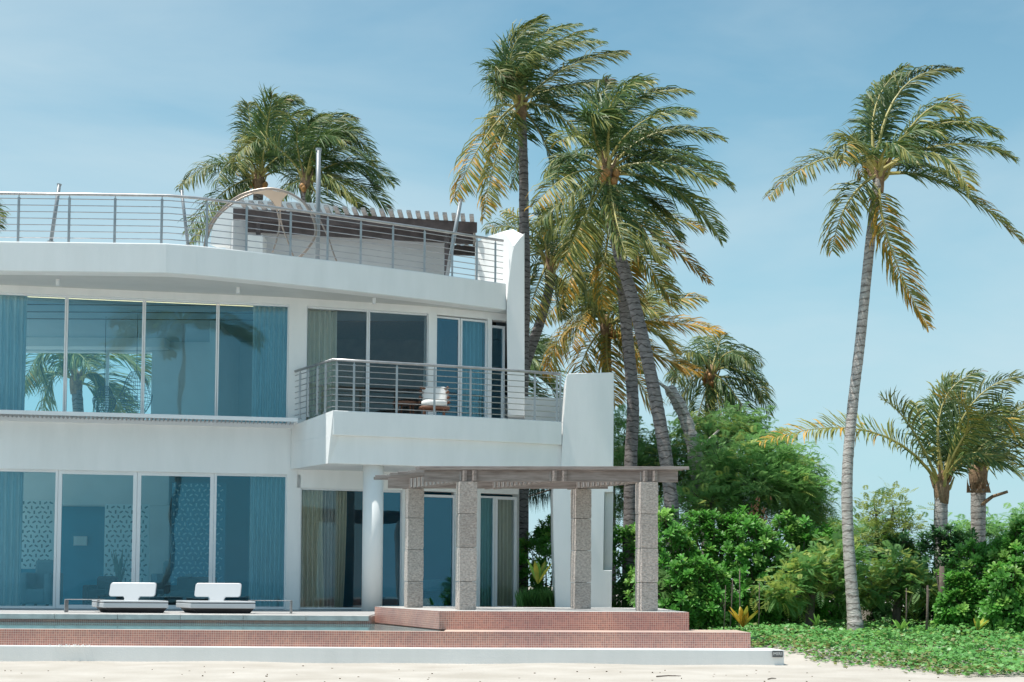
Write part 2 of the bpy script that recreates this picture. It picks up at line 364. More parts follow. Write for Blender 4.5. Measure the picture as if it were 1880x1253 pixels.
# ================================================================== HOUSE
H = thing('villa', 'two storey white villa with curved roof terrace, glass fronts and curved balcony', 'house', (-4, 28, DK))
def P2(px, py, Y): q = P(px, py, Y); return (q.x, q.y)
F = [(-13.0, 25.3), P2(0, 640, 26.0), P2(530, 650, 27.0), P2(785, 660, 27.8), P2(893, 660, 28.35), P2(955, 660, 28.7)]
def fac(px, py=640):
    d = ray(px, py); k = d.x/d.y
    for a, b in zip(F, F[1:]):
        # x = k*y ; a + s(b-a)
        den = (b[0]-a[0]) - k*(b[1]-a[1])
        s = (k*a[1]-a[0])/den
        if -1e-6 <= s <= 1+1e-6 or (b is F[-1] and s > 0) : 
            if s >= -1e-6: return (a[0]+s*(b[0]-a[0]), a[1]+s*(b[1]-a[1]))
    return F[0]
def run(a, b, py=640, out=0):
    """facade points from pixel a to b including nodes between"""
    A, B = fac(a, py), fac(b, py)
    pts = [A]+[n for n in F if A[0]+0.02 < n[0] < B[0]-0.02]+[B]
    return pts
def wallrun(mb, pts, th, z0, z1, off=0):
    for a, b in zip(pts, pts[1:]): mb.obox(a, b, th, z0, z1, off)
    return mb
# --- wall pieces
fp = [F[0]]+run(0, 955)[0:]
full = [F[0]]+[n for n in F[1:]]
mb = MB()
wallrun(mb, full, 0.25, Z(5.31), Z(5.449))                              # upper header
wallrun(mb, [n for n in full], 0.25, Z(2.12), Z(2.95))                  # between floors
wallrun(mb, [F[0]]+run(0, 545, 1000), 0.25, Z(2.05), Z(2.12))
wallrun(mb, run(527, 552, 900), 0.25, DK, Z(2.05))                    # ground pier
wallrun(mb, run(545, 952, 900), 0.25, Z(1.80), Z(2.12))
wallrun(mb, run(530, 562), 0.25, Z(2.95), Z(5.31))                     # upper piers
wallrun(mb, run(787, 802), 0.25, Z(2.95), Z(5.31))
wallrun(mb, run(738, 772, 1000), 0.22, DK, Z(1.80))
wallrun(mb, run(836, 882, 1000), 0.22, DK, Z(1.80))
wallrun(mb, run(896, 903), 0.22, Z(2.95), Z(5.31))
mb.build('wall', M['white'], H)
# --- shell: floors, ceilings, back walls, partitions
XR = F[-1][0]
mb = MB()
mb.prism([(-13, 25.6), (F[2][0], 27.25), (XR-0.05, 28.9), (XR-0.05, 32.6), (-13, 32.6)], Z(2.45), Z(2.93))
mb.build('floor_slab', M['inner'], H)
mb = MB(); mb.prism([(-13, 25.7), (F[2][0], 27.3), (XR-0.1, 29.0), (XR-0.1, 32.5), (-13, 32.5)], Z(2.3), Z(2.44)); mb.build('ceiling', M['inner'], H)
mb = MB(); mb.prism([(-13, 25.7), (F[2][0], 27.3), (XR-0.1, 29.0), (XR-0.1, 32.5), (-13, 32.5)], Z(5.36), Z(5.448)); mb.build('ceiling', M['ceil'], H)
YB = 31.6
bl = P2(36, 700, YB)[0]; br_ = P2(278, 700, YB)[0]
mb = MB()
mb.box((-13, YB, Z(2.93)), (bl-1.6, YB+0.2, Z(5.36)))
mb.box((bl-1.6, YB, Z(5.12)), (br_, YB+0.2, Z(5.36)))
mb.box((br_, YB, Z(2.93)), (P2(545, 700, YB)[0], YB+0.2, Z(5.36)))
mb.box((bl-1.6, YB-0.5, Z(5.16)), (P2(312, 650, YB)[0], YB-0.02, Z(5.36)))
mb.build('back_wall', M['inner'], H)
for px in (195,):
    q = P2(px, 700, YB); MB().box((q[0]-0.03, YB+0.05, Z(2.93)), (q[0]+0.03, YB+0.11, Z(5.12))).build('window_post', M['frame'], H)
px_ = P2(546, 700, 27.4)[0]
MB().box((px_, 27.35, Z(2.93)), (px_+0.15, YB, Z(5.36))).build('partition_wall', M['inner'], H)
q = P2(402, 700, 30)[0]
MB().box((q, 29.0, Z(2.93)), (q+0.12, YB, Z(5.36))).build('partition_wall', M['inner'], H)
MB().box((px_+0.15, 31.0, Z(2.93)), (XR-0.1, 31.2, Z(5.36))).build('partition_wall', M['dark'], H)
a_ = P2(600, 700, 29.2)[0]; b_ = P2(668, 700, 29.2)[0]
MB().box((a_, 29.2, Z(2.93)), (b_, 29.3, Z(4.62))).build('woven_panel', M['brownwall'], H)
MB().box((px_+0.16, 28.9, Z(5.345)), (XR-0.5, 31, Z(5.358))).build('ceiling_panel', M['brownwall'], H)
q = P2(800, 700, 28.6)[0]
MB().box((q, 28.3, Z(2.93)), (q+0.1, 31, Z(5.36))).build('partition_wall', M['dark'], H)
# ground floor walls inside
mb = MB()
xs_ = [-13, P2(-60, 900, 31)[0], P2(20, 900, 31)[0], P2(100, 900, 31)[0], P2(204, 900, 31)[0], P2(262, 900, 31)[0], XR-0.1]
for i_ in (0, 2, 4):
    pass
mb.box((xs_[0], 31.0, DK), (xs_[1], 31.2, Z(2.3))); mb.box((xs_[1], 31.0, DK), (xs_[3], 31.2, DK+0.85)); mb.box((xs_[1], 31.0, Z(1.6)), (xs_[3], 31.2, Z(2.3)))  # openings added behind the screens to bring daylight into the room
mb.box((xs_[3], 31.0, DK), (xs_[4], 31.2, Z(2.3))); mb.box((xs_[4], 31.0, DK), (xs_[5], 31.2, DK+0.35)); mb.box((xs_[4], 31.0, Z(1.6)), (xs_[5], 31.2, Z(2.3)))
mb.box((xs_[5], 31.0, DK), (XR-0.1, 31.2, Z(2.3)))
mb.build('back_wall', M['blue'], H)
MB().box((px_, 27.4, DK), (px_+0.15, 31.0, Z(2.3))).build('partition_wall', M['blue'], H)
MB().box((-13, 26.2, DK), (XR-0.1, 31.0, DK+0.006)).build('interior_floor', mat('interior_floor', (0.30, 0.33, 0.34), 0.3, 0.1), H)
q = P2(257, 900, 30.4); q2 = P2(312, 900, 30.4)
MB().box((q[0], 30.4, DK), (q2[0], 30.9, Z(2.3))).build('white_pier', M['inner'], H)
MB().box((-13, 30.3, Z(1.62)), (q2[0], 30.9, Z(2.3))).build('bulkhead', M['inner'], H)
MB().box((XR-0.14, 29.1, DK), (XR, 32.5, Z(5.36))).build('end_wall', M['white'], H)
# ceiling slots + led + downlights
for k, yy in enumerate((27.35, 28.1, 28.85)):
    MB().box((-13, yy, Z(5.352)), (px_-0.3, yy+0.06, Z(5.3595))).build('ceiling_slot', M['dark'], H)
pts = [F[0], F[1], F[2]]
for a, b in zip(pts, pts[1:]):
    MB().obox(a, b, 0.05, Z(5.333), Z(5.343), 0.42).build('light_strip', M['led'], H)
# --- windows
def window(px0, px1, z0, z1, py, glassm=None, fw=0.045, off=0.07, name='window', bot=None):
    pts = run(px0, px1, py)
    wroot = MB()
    A, B = pts[0], pts[-1]
    L = math.hypot(B[0]-A[0], B[1]-A[1]); dx, dy = (B[0]-A[0])/L, (B[1]-A[1])/L
    def at(s): return (A[0]+dx*s, A[1]+dy*s)
    bt = fw if bot is None else bot
    wroot.obox(at(0), at(fw), 0.07, z0, z1, off); wroot.obox(at(L-fw), at(L), 0.07, z0, z1, off)
    wroot.obox(at(fw), at(L-fw), 0.07, z1-fw, z1, off); wroot.obox(at(fw), at(L-fw), 0.07, z0, z0+bt, off)
    o = wroot.build(name, M['frame'], H)
    g = MB().obox(at(fw-0.005), at(L-fw+0.005), 0.012, z0+bt-0.005, z1-fw+0.005, off+0.03).build('pane', glassm or M['glass'], o)
    return o
UZ0, UZ1 = Z(2.97), Z(5.31)
for a, b in ((-190, -60), (-58, 119.5), (120.2, 262.5), (263.2, 398.5), (399.2, 530)):
    window(a, b, UZ0, UZ1, 640, fw=0.028)
window(562, 677, UZ0, UZ1, 640, M['clear'], fw=0.03); window(677.5, 788, UZ0, UZ1, 640, M['clear'], fw=0.03)
window(801, 847, UZ0, UZ1-0.02, 640, M['glassb'], fw=0.035, name='balcony_door')
window(848, 897, UZ0, UZ1-0.02, 640, fw=0.04)
window(902, 930, UZ0, UZ1-0.1, 640, fw=0.05)
GZ0, GZ1 = DK+0.01, Z(2.05)
window(-190, -70, GZ0, GZ1, 1000); window(-68, 103, GZ0, GZ1, 1000)
window(103.5, 249, GZ0, GZ1, 1000, fw=0.07, name='sliding_door'); window(249.5, 391, GZ0, GZ1, 1000, fw=0.07, name='sliding_door')
window(391.5, 527, GZ0, GZ1, 1000)
GR = Z(1.80)
window(551, 690, GZ0, GR, 1000, M['clear'], fw=0.03); window(690.5, 740, GZ0, GR, 1000, M['glassb'], fw=0.04)
window(770, 838, GZ0, GR-0.06, 1000, M['glassb'], fw=0.05, name='sliding_door')
window(880, 911, GZ0, GR-0.05, 1000, fw=0.04, name='sliding_door'); window(911.5, 952, GZ0, GR-0.05, 1000, M['clear'], fw=0.06)
# --- louvred sunshade under the upper windows
sA, sB = F[0], fac(545, 700)
mb = MB().obox(sA, sB, 0.05, Z(2.985), Z(3.055), -0.70); mb.obox(sA, sB, 0.07, Z(2.93), Z(3.02), -0.075)
mb.obox((sB[0]-.06, sB[1]-0.012), sB, 0.60, Z(2.985), Z(3.05), -0.62)
sh_ = mb.build('sunshade', M['frame'], H)
L = math.hypot(sB[0]-sA[0], sB[1]-sA[1]); dx, dy = (sB[0]-sA[0])/L, (sB[1]-sA[1])/L
s = 3.2; vis0 = 0
k = 0
lm = bpy.data.meshes.new('louvre')
while s < L-0.1:
    a = (sA[0]+dx*s, sA[1]+dy*s); b = (a[0]+dx*0.02, a[1]+dy*0.02)
    k += 1
    d_ = MB(); n = Vector((-dy, dx))
    pts = [(a[0]-n.x*0.64, a[1]-n.y*0.64, Z(2.99)), (a[0]-n.x*0.08, a[1]-n.y*0.08, Z(2.99)), (a[0]-n.x*0.08+dx*0.035, a[1]-n.y*0.08+dy*0.035, Z(3.05)), (a[0]-n.x*0.64+dx*0.035, a[1]-n.y*0.64+dy*0.035, Z(3.05))]
    d_.slab(pts, (dx*0.012, dy*0.012, 0)); d_.build('louvre', M['steel'], sh_)
    s += 0.075
# --- roof slab with fascia
RF = [(-13.0, 24.75)]+[P2(p, 470, d) for p, d in ((0, 24.82), (150, 24.85), (305, 24.9), (360, 25.05), (430, 25.33), (500, 25.64), (570, 25.98), (640, 26.33), (710, 26.72), (780, 27.12), (850, 27.58), (930, 28.12))]
roof = [p for p in RF]+[(RF[-1][0], 32.6), (-13, 32.6)]
mb = MB(); n = len(RF)
mb.prism(roof, Z(5.45), Z(5.72))
# fascia parapet
def ribbon(mb, line, th, z0, z1, n_up=0):
    """closed curved wall: line offset backwards by th"""
    off = []
    for i, p in enumerate(line):
        a = line[max(i-1, 0)]; b = line[min(i+1, len(line)-1)]
        d = Vector((b[0]-a[0], b[1]-a[1])).normalized(); off.append((p[0]-d.y*th, p[1]+d.x*th))
    poly = list(line)+off[::-1]
    vs = []; m = len(line)
    for zz in (z0, z1):
        vs += [(p[0], p[1], zz) for p in line]+[(p[0], p[1], zz) for p in off]
    fs = []
    for i in range(m-1):
        fs += [(i, i+1, 2*m+i+1, 2*m+i), (m+i+1, m+i, 3*m+i, 3*m+i+1), (2*m+i, 2*m+i+1, 3*m+i+1, 3*m+i), (i+1, i, m+i, m+i+1)]
    fs += [(0, 2*m, 3*m, m), (m-1, 2*m-1, 4*m-1, 3*m-1)]
    mb.add(vs, fs); return off
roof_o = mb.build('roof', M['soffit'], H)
mb = MB(); ribbon(mb, [(p[0], p[1]-0.004) for p in RF], 0.32, Z(5.446), Z(5.98)); mb.build('roof_parapet', M['white'], H, bevel=0.02)
# soffit lights
for px, py in ((106, 514), (437, 529), (687, 548)):
    q = PZ(px, py, Z(5.445)); m2 = MB(); m2.tube([(q.x, q.y, Z(5.45)), (q.x, q.y, Z(5.34))], 0.035, 12)
    m2.build('spotlight', M['frame'], H)
# --- fin wall (upper right)
fy = 28.05
front = [P(932, 765, fy), P(930, 560, fy), P(933, 520, fy), P(940, 465, fy), P(943, 452, fy), P(952, 440, fy), P(963, 428, fy), P(963, 765, fy)]
mb = MB(); mb.slab(front, (0.01, 1.0, 0)); mb.build('fin_wall', M['white'], H, bevel=0.012)
# curved inner wall behind the fin
crv = [P2(872, 470, 30.6), P2(884, 470, 30.2), P2(897, 470, 29.8), P2(910, 470, 29.3), P2(922, 470, 28.8), P2(932, 470, 28.35), P2(942, 470, 28.06)]
mb = MB(); m = len(crv); tops = [P(870, 446, 30.6).z, P(884, 440, 30.2).z, P(897, 434, 29.8).z, P(910, 430, 29.3).z, P(925, 428, 28.8).z, P(935, 434, 28.35).z, P(943, 452, 28.06).z]
thk = 0.22
vs = []
for zi in (0, 1):
    for k_, (p, tp) in enumerate(zip(crv, tops)): vs.append((p[0], p[1], tp if zi else Z(5.6)))
    for k_, (p, tp) in enumerate(zip(crv, tops)): vs.append((p[0]+thk, p[1]+0.10, (tp+0.10 if k_ < m-1 else tp+.25) if zi else Z(5.6)))
fs = []
for i in range(m-1):
    fs += [(i, i+1, 2*m+i+1, 2*m+i), (m+i+1, m+i, 3*m+i, 3*m+i+1), (2*m+i, 2*m+i+1, 3*m+i+1, 3*m+i)]
fs += [(0, 2*m, 3*m, m), (m-1, 2*m-1, 4*m-1, 3*m-1)]
mb.add(vs, fs); mb.build('curved_wall', M['white'], H, smooth=False)
# --- balcony
BA = fac(535, 800)
BL = [(BA[0], BA[1]-0.02), P2(594, 800, 25.72), P2(612, 760, 25.5)]
BFR = [P2(612, 760, 25.5), P2(700, 760, 25.78), P2(790, 760, 26.08), P2(880, 760, 26.42), P2(960, 760, 26.76), P2(1032, 760, 27.1)]
mb = MB()
body = [BL[0], BL[1]]+[(p[0]+0.0, p[1]+0.10) for p in BFR[1:]]+[(BFR[-1][0], 28.6), (BL[0][0]+0.3, 28.0)]
body = [BL[0], P2(603, 850, 25.6)]+[(p[0], p[1]+0.09) for p in BFR[1:]]+[(BFR[-1][0], 28.7), (XR, 28.75), (F[3][0], F[3][1]+0.02), (F[2][0]+0.3, F[2][1]+0.1)]
mb.prism(body, Z(2.15), Z(2.66)); mb.build('balcony_slab', M['white'], H, bevel=0.01)
mb = MB()
line = [(BL[0][0], BL[0][1]), (BFR[0][0], BFR[0][1])]
ribbon(mb, BFR, 0.16, Z(2.655), Z(3.10))
mb.build('balcony_parapet', M['white'], H, bevel=0.012)
mb = MB(); mb.slab([Vector((BL[0][0]+0.003, BL[0][1]-0.003, Z(2.152))), Vector((P(603, 850, 25.6).x-0.01, 25.58, Z(2.146))), Vector((BFR[0][0]-0.002, BFR[0][1]-0.002, Z(3.101))), Vector((BL[0][0]+0.003, BL[0][1]-0.003, Z(2.98)))], (0.12, 0.10, 0))
mb.build('balcony_side', M['white'], H)
mb = MB(); a = P2(925, 760, 29.0); b = P2(1036, 760, 29.4)
mb.obox(a, b, 0.15, Z(2.3), P(1000, 729, 29.2).z); mb.build('rear_parapet', M['white'], H, bevel=0.01)
mb = MB(); mb.prism([(F[2][0]+0.3, F[2][1]+0.1), (BFR[0][0]+0.1, BFR[0][1]+0.2)]+[(p[0], p[1]+0.15) for p in BFR[1:]]+[(BFR[-1][0]+0.1, 29.4), (XR, 29.2)], Z(2.662), Z(2.90)); mb.build('balcony_floor', M['coping'], H)
# end wall of balcony
ey = 27.08
fr_pts = [P(1020, 1120, ey), P(1016, 990, ey), P(1015, 905, ey), P(1018, 868, ey), P(1030, 862, ey), P(1034, 775, ey), P(1040, 690, ey), P(1043, 686, ey), P(1127, 684, ey), P(1126, 904, ey), P(1110, 904, ey), P(1108, 1047, ey), P(1124, 1047.5, ey), P(1123, 1120, ey)]
mb = MB(); mb.slab(fr_pts, (0, 1.6, 0)); mb.build('blade_wall', M['white'], H, bevel=0.012)
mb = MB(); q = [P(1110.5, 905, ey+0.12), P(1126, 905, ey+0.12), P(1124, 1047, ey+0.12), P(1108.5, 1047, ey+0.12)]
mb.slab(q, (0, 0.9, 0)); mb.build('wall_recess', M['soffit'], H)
# column
q = P2(684, 1000, 26.15)
mb = MB(); mb.tube([(q[0], q[1], DK), (q[0], q[1], Z(2.152))], 0.19, 32); o = mb.build('column', M['white'], H, smooth=True)
for p_ in o.data.polygons:
    if len(p_.vertices) > 4: p_.use_smooth = False
# --- railings
def railing(base, zb, ztop, nr, postpx, postbase, hand_r=0.027, name='railing'):
    mb = MB(); top = [Vector((p[0], p[1], ztop)) for p in base]
    mb.tube(top, hand_r, 8)
    root = mb.build(name, M['steel'], H, smooth=True)
    for i in range(nr):
        z = zb+0.06+(ztop-zb-0.06)*(i+0.35)/(nr+0.1)
        MB().tube([Vector((p[0], p[1], z)) for p in base], 0.0085, 5).build('rail', M['steel'], root)
    for (x, y) in postpx:
        MB().box((x-0.02, y-0.012, postbase), (x+0.02, y+0.012, ztop-0.06)).tube([(x, y, ztop-0.07), (x, y, ztop-0.01)], 0.01, 6).box((x-0.04, y-0.035, postbase), (x+0.04, y+0.035, postbase+0.012)).build('post', M['steel'], root)
    return root
def offset(line, d):
    o = []
    for i, p in enumerate(line):
        a = line[max(i-1, 0)]; b = line[min(i+1, len(line)-1)]
        t_ = Vector((b[0]-a[0], b[1]-a[1])).normalized(); o.append((p[0]-t_.y*d, p[1]+t_.x*d))
    return o
def onpoly(line, px, py):
    d = ray(px, py); k = d.x/d.y
    for a, b in zip(line, line[1:]):
        den = (b[0]-a[0])-k*(b[1]-a[1]); s = (k*a[1]-a[0])/den
        if -1e-6 <= s <= 1+1e-6: return (a[0]+s*(b[0]-a[0]), a[1]+s*(b[1]-a[1]))
    return line[-1]
RB = offset(RF, 0.13)
railing(RB, Z(5.98), Z(6.87), 7, [onpoly(RB, p, 400) for p in (-60, 34, 127, 211, 297, 380, 453, 534, 602, 663, 722, 780, 831, 876, 910)], Z(5.98))
BB = offset(BFR, 0.08)
BR = [(BL[0][0]+0.06, BL[0][1]+0.02)]+BB
ps = [onpoly(BR, p, 700) for p in (540, 551, 566, 583, 598, 618.5, 650, 728.6, 797.8, 864, 921.7, 982, 1022.5)]
railing(BR, Z(3.08), Z(4.03), 8, ps, Z(3.09))
# --- roof box, stair fin and roof pergola
a = P2(427, 450, 30.0); b = P2(816, 450, 31.3)
mb = MB().obox(a, b, 1.8, Z(5.72), P(430, 402, 30.0).z); mb.build('roof_room', mat('grey_render', (0.50, 0.50, 0.50), 0.8, 0.04), H, bevel=0.015)
mb = MB().slab([P(386, 450, 30.3), P(390, 418, 30.3), P(405, 392, 30.3), P(432, 366, 30.3), P(600, 374, 30.9), P(600, 450, 30.9)], (0.1, 0.25, 0)); mb.build('stair_wall', M['white'], H)
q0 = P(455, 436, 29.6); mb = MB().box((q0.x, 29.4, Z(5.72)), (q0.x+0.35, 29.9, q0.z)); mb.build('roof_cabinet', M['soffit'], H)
RP = thing('roof_pergola', 'dark timber pergola with a row of slat ends on the roof terrace', 'pergola', P(650, 420, 30))
sa = P(446, 374, 29.2); sb = P(866, 400, 30.2)
ba = P(428, 388, 29.45); bb = P(876, 408, 30.5)
zt = Z(7.83)
mb = MB().obox((ba.x, ba.y), (bb.x, bb.y), 0.08, zt-0.22, zt-0.003); mb.build('beam', M['darkwood'], RP)
mb = MB().obox((ba.x+0.2, ba.y+0.45), (bb.x-0.1, bb.y+0.4), 0.08, zt-0.38, zt-0.10); mb.build('beam', M['darkwood'], RP)
mb = MB().obox((ba.x, ba.y+2.2), (bb.x, bb.y+2.2), 0.1, zt-0.22, zt-0.003); mb.build('beam', M['darkwood'], RP)
for k in range(26):
    f_ = k/25; x = sa.x+(sb.x-sa.x)*f_; y = sa.y+(sb.y-sa.y)*f_
    MB().box((x-0.045, y-0.2, zt), (x+0.045, y+2.6, zt+0.05)).build('slat', M['slatwood'], RP)
for (px, d, y0) in ((474, 29.7, 400), (820, 30.4, 420)):
    q = P(px, y0, d); MB().box((q.x-0.045, d, Z(5.72)), (q.x+0.045, d+0.09, zt-0.2)).build('post', M['darkwood'], RP)
# --- masts
def mast(x0, y0, x1, y1, d, r, lab, d2=None):
    a = P(x0, y0, d2 or d); b = P(x1, y1, d); b = a+(b-a)*1.12
    t = thing('sail_mast', lab, 'mast', b, 'masts for shade sails on the roof terrace')
    MB().tube([b, a], r, 12).build('pole', M['mast'], t, smooth=True)
    MB().tube([a+(b-a)*0.02, a], r*1.25, 12).build('cap', M['steel'], t)
    MB().tube([b, b+(a-b)*0.02], r*1.9, 12).build('foot', M['steel'], t)
mast(585, 273, 583, 466, 26.6, 0.045, 'tall upright grey mast rising beside the round daybed frame on the roof')
mast(109, 338, 95, 434, 25.9, 0.035, 'leaning grey mast at the far left of the roof railing')
mast(333, 348, 344, 441, 25.9, 0.03, 'thin mast leaning left just behind the bend of the roof railing')
mast(846, 366, 822, 500, 27.9, 0.04, 'white leaning mast at the right end of the roof pergola')
# --- round daybed frame
def arc(pts, d):
    P_ = [P(x, y, d_) for (x, y), d_ in zip(pts, d if isinstance(d, list) else [d]*len(pts))]
    o = []
    for i in range(len(P_)-1):
        p0 = P_[max(i-1, 0)]; p1 = P_[i]; p2 = P_[i+1]; p3 = P_[min(i+2, len(P_)-1)]
        for s_ in range(4):
            u = s_/4; o.append(0.5*((2*p1)+(p2-p0)*u+(2*p0-5*p1+4*p2-p3)*u*u+(3*p1-p0-3*p2+p3)*u*u*u))
    o.append(P_[-1]); return o
DB = thing('round_daybed_frame', 'round steel hoop daybed frame with small beige canopy on the roof terrace', 'daybed', P(480, 470, 26.6))
MB().tube(arc([(374, 465), (378, 440), (385, 415), (405, 388), (440, 360), (490, 347), (530, 355), (560, 375), (575, 400), (580, 425), (573, 445), (557, 466), (540, 480)], 26.4), 0.028, 8).build('hoop', M['bronze'], DB, smooth=True)
MB().tube(arc([(380, 440), (390, 413), (410, 388), (444, 364), (480, 354), (502, 372), (511, 395), (513, 418), (508, 440), (500, 464)], [26.5, 26.6, 26.7, 26.8, 26.9, 27, 27.1, 27.2, 27.2, 27.2]), 0.018, 8).build('inner_hoop', M['bronze'], DB, smooth=True)
MB().tube(arc([(553, 370), (527, 356), (517, 368), (514, 390), (518, 415), (529, 445), (540, 475)], [26.5, 26.7, 26.9, 27.1, 27.3, 27.4, 27.5]), 0.016, 8).build('inner_hoop', M['bronze'], DB, smooth=True)
MB().tube(arc([(572, 388), (587, 405), (602, 435), (612, 465), (618, 480)], 27.0), 0.016, 8).build('brace', M['bronze'], DB, smooth=True)
mb = MB(); cn = [(455, 354), (490, 348), (528, 356), (517, 368), (515, 386), (510, 386), (501, 370), (482, 357)]
mb.slab([P(x, y, 26.6+0.3*(y-348)/40) for x, y in cn], (0, 0.01, 0)); mb.build('canopy', M['fabric'], DB)
MB().slab([P(530, 354, 26.38), P(558, 371, 26.38), P(556, 376, 26.38), P(528, 359, 26.38)], (0, 0.012, 0)).build('canopy_wrap', M['cushion'], DB)

# ================================================================== PERGOLA on the terrace
PG = thing('terrace_pergola', 'weathered timber pergola on four rough coral stone pillars in front of the villa', 'pergola', (0.3, 21.5, PLZ))
cols = {'A': P(759, 1113, 22.35), 'B': P(855, 1118, 20.75), 'C': P(1066, 1117, 22.2), 'D': P(1187, 1120, 20.6)}
stonem = mat('rough_coral_stone', (0.34, 0.295, 0.265), 0.95, 0, 30, 1.0, 35, col2=(0.60, 0.53, 0.485), det=9, sx=(1, 1, 1.6))
ztops = {'A': P(759, 893, 22.35).z, 'B': P(855, 880, 20.75).z, 'C': P(1066, 904, 22.2).z, 'D': P(1187, 890, 20.6).z}
ZC = sum(ztops.values())/4
ang = math.atan2(-0.86, 0.5)
def stone(x, y, z0, z1, hw, seed):
    r = random.Random(seed); ca, sa_ = math.cos(0.28), math.sin(0.28)
    n = 5; m = MB(); rings = []
    per = []
    for k in range(4):
        for j in range(n):
            f_ = j/n; c = [(-1, -1), (1, -1), (1, 1), (-1, 1)]; a = c[k]; b = c[(k+1) % 4]
            per.append((a[0]+(b[0]-a[0])*f_, a[1]+(b[1]-a[1])*f_))
    NL = 9
    for l in range(NL+1):
        z = z0+0.004+(z1-z0-0.008)*l/NL
        for (u, v) in per:
            j_ = 1+r.uniform(-0.016, 0.016) - (0.025 if l in (0, NL) else 0)
            uu, vv = u*hw*j_, v*hw*j_
            m.v.append((x+uu*ca-vv*sa_, y+uu*sa_+vv*ca, z+(r.uniform(-0.004, 0.004) if 0 < l < NL else 0)))
    c = len(per)
    for l in range(NL):
        for k in range(c): m.f.append((l*c+k, l*c+(k+1) % c, (l+1)*c+(k+1) % c, (l+1)*c+k)); m.m.append(0)
    m.f.append(tuple(range(c-1, -1, -1))); m.m.append(0); m.f.append(tuple(NL*c+k for k in range(c))); m.m.append(0)
    return m
objvar(stonem, 0.86, 1.14)
for key, q in cols.items():
    hw = 0.125
    piece = MB().box((q.x-0.09, q.y-0.09, PLZ), (q.x+0.09, q.y+0.09, ZC)).build('pillar', stonem, PG)
    nb = 4; z0 = PLZ
    hs = [0.22, 0.265, 0.265, 0.25]
    tot = sum(hs); za = PLZ
    for i, h in enumerate(hs):
        zb_ = za+(ZC-PLZ)*h/tot
        stone(q.x, q.y, za, zb_, hw*(1+0.02*(i % 2)), hash((key, i)) % 1000 if False else ord(key)*10+i).build('stone', stonem, piece)
        za = zb_
    tops = ZC
A_, B_, C_, D_ = (Vector((cols[k].x, cols[k].y)) for k in 'ABCD')
e1 = (B_-A_).normalized(); e2 = ((C_-A_)+(D_-B_)).normalized()
zb0, zb1 = ZC+0.002, ZC+0.165
def beam(a, b, wd, z0, z1, name='beam', m='wood', par=None):
    d = (b-a).normalized(); n_ = Vector((-d.y, d.x))
    return MB().prism([tuple(a-n_*wd/2), tuple(b-n_*wd/2), tuple(b+n_*wd/2), tuple(a+n_*wd/2)], z0, z1).build(name, M[m], par or PG, bevel=0.004)
fa = B_-e2*0.62+e1*0.0; fb = D_+e2*0.45
beam(fa-e1*0.0, fb, 0.07, zb0, zb1)
ra = A_-e2*0.42; rb = C_+e2*0.42
beam(ra, rb, 0.07, zb0+0.004, zb1)
mid0 = A_+(C_-A_)*0.5; mid1 = B_+(D_-B_)*0.5
for a, b in ((A_, B_), (mid0, mid1), (C_, D_)):
    for off_ in (-0.07, 0.07):
        beam(a+e2*off_-e1*0.25, b+e2*off_+e1*0.12, 0.045, zb0+0.003+(0.001 if off_ > 0 else 0), zb1-0.006, 'rafter')
for a, b in ((A_, B_), (mid0, mid1), (C_, D_)):  # pale blocks added on the rafters for sun stripes the slats leave too faint
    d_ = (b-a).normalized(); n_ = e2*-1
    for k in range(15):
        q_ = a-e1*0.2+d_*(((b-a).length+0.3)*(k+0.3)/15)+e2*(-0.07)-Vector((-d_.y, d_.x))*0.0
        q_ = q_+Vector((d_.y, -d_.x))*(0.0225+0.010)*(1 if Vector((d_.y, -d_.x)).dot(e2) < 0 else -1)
        beam(q_-d_*0.028, q_+d_*0.028, 0.02, zb0+0.012, zb1-0.012, 'sun_stripe_block', 'slatwood')
ns = 18
for i in range(ns):
    f_ = i/(ns-1)
    a = A_-e1*0.45+(B_-A_+e1*0.65)*f_; b = C_-e1*0.45+(D_-C_+e1*0.65)*f_
    ex = R.uniform(0.5, 0.78)
    if i >= ns-2: ex = 0.95
    beam(a-e2*ex*0.82, b+e2*(0.36+0.008*i), 0.045, zb1+0.004, zb1+0.05, 'slat')

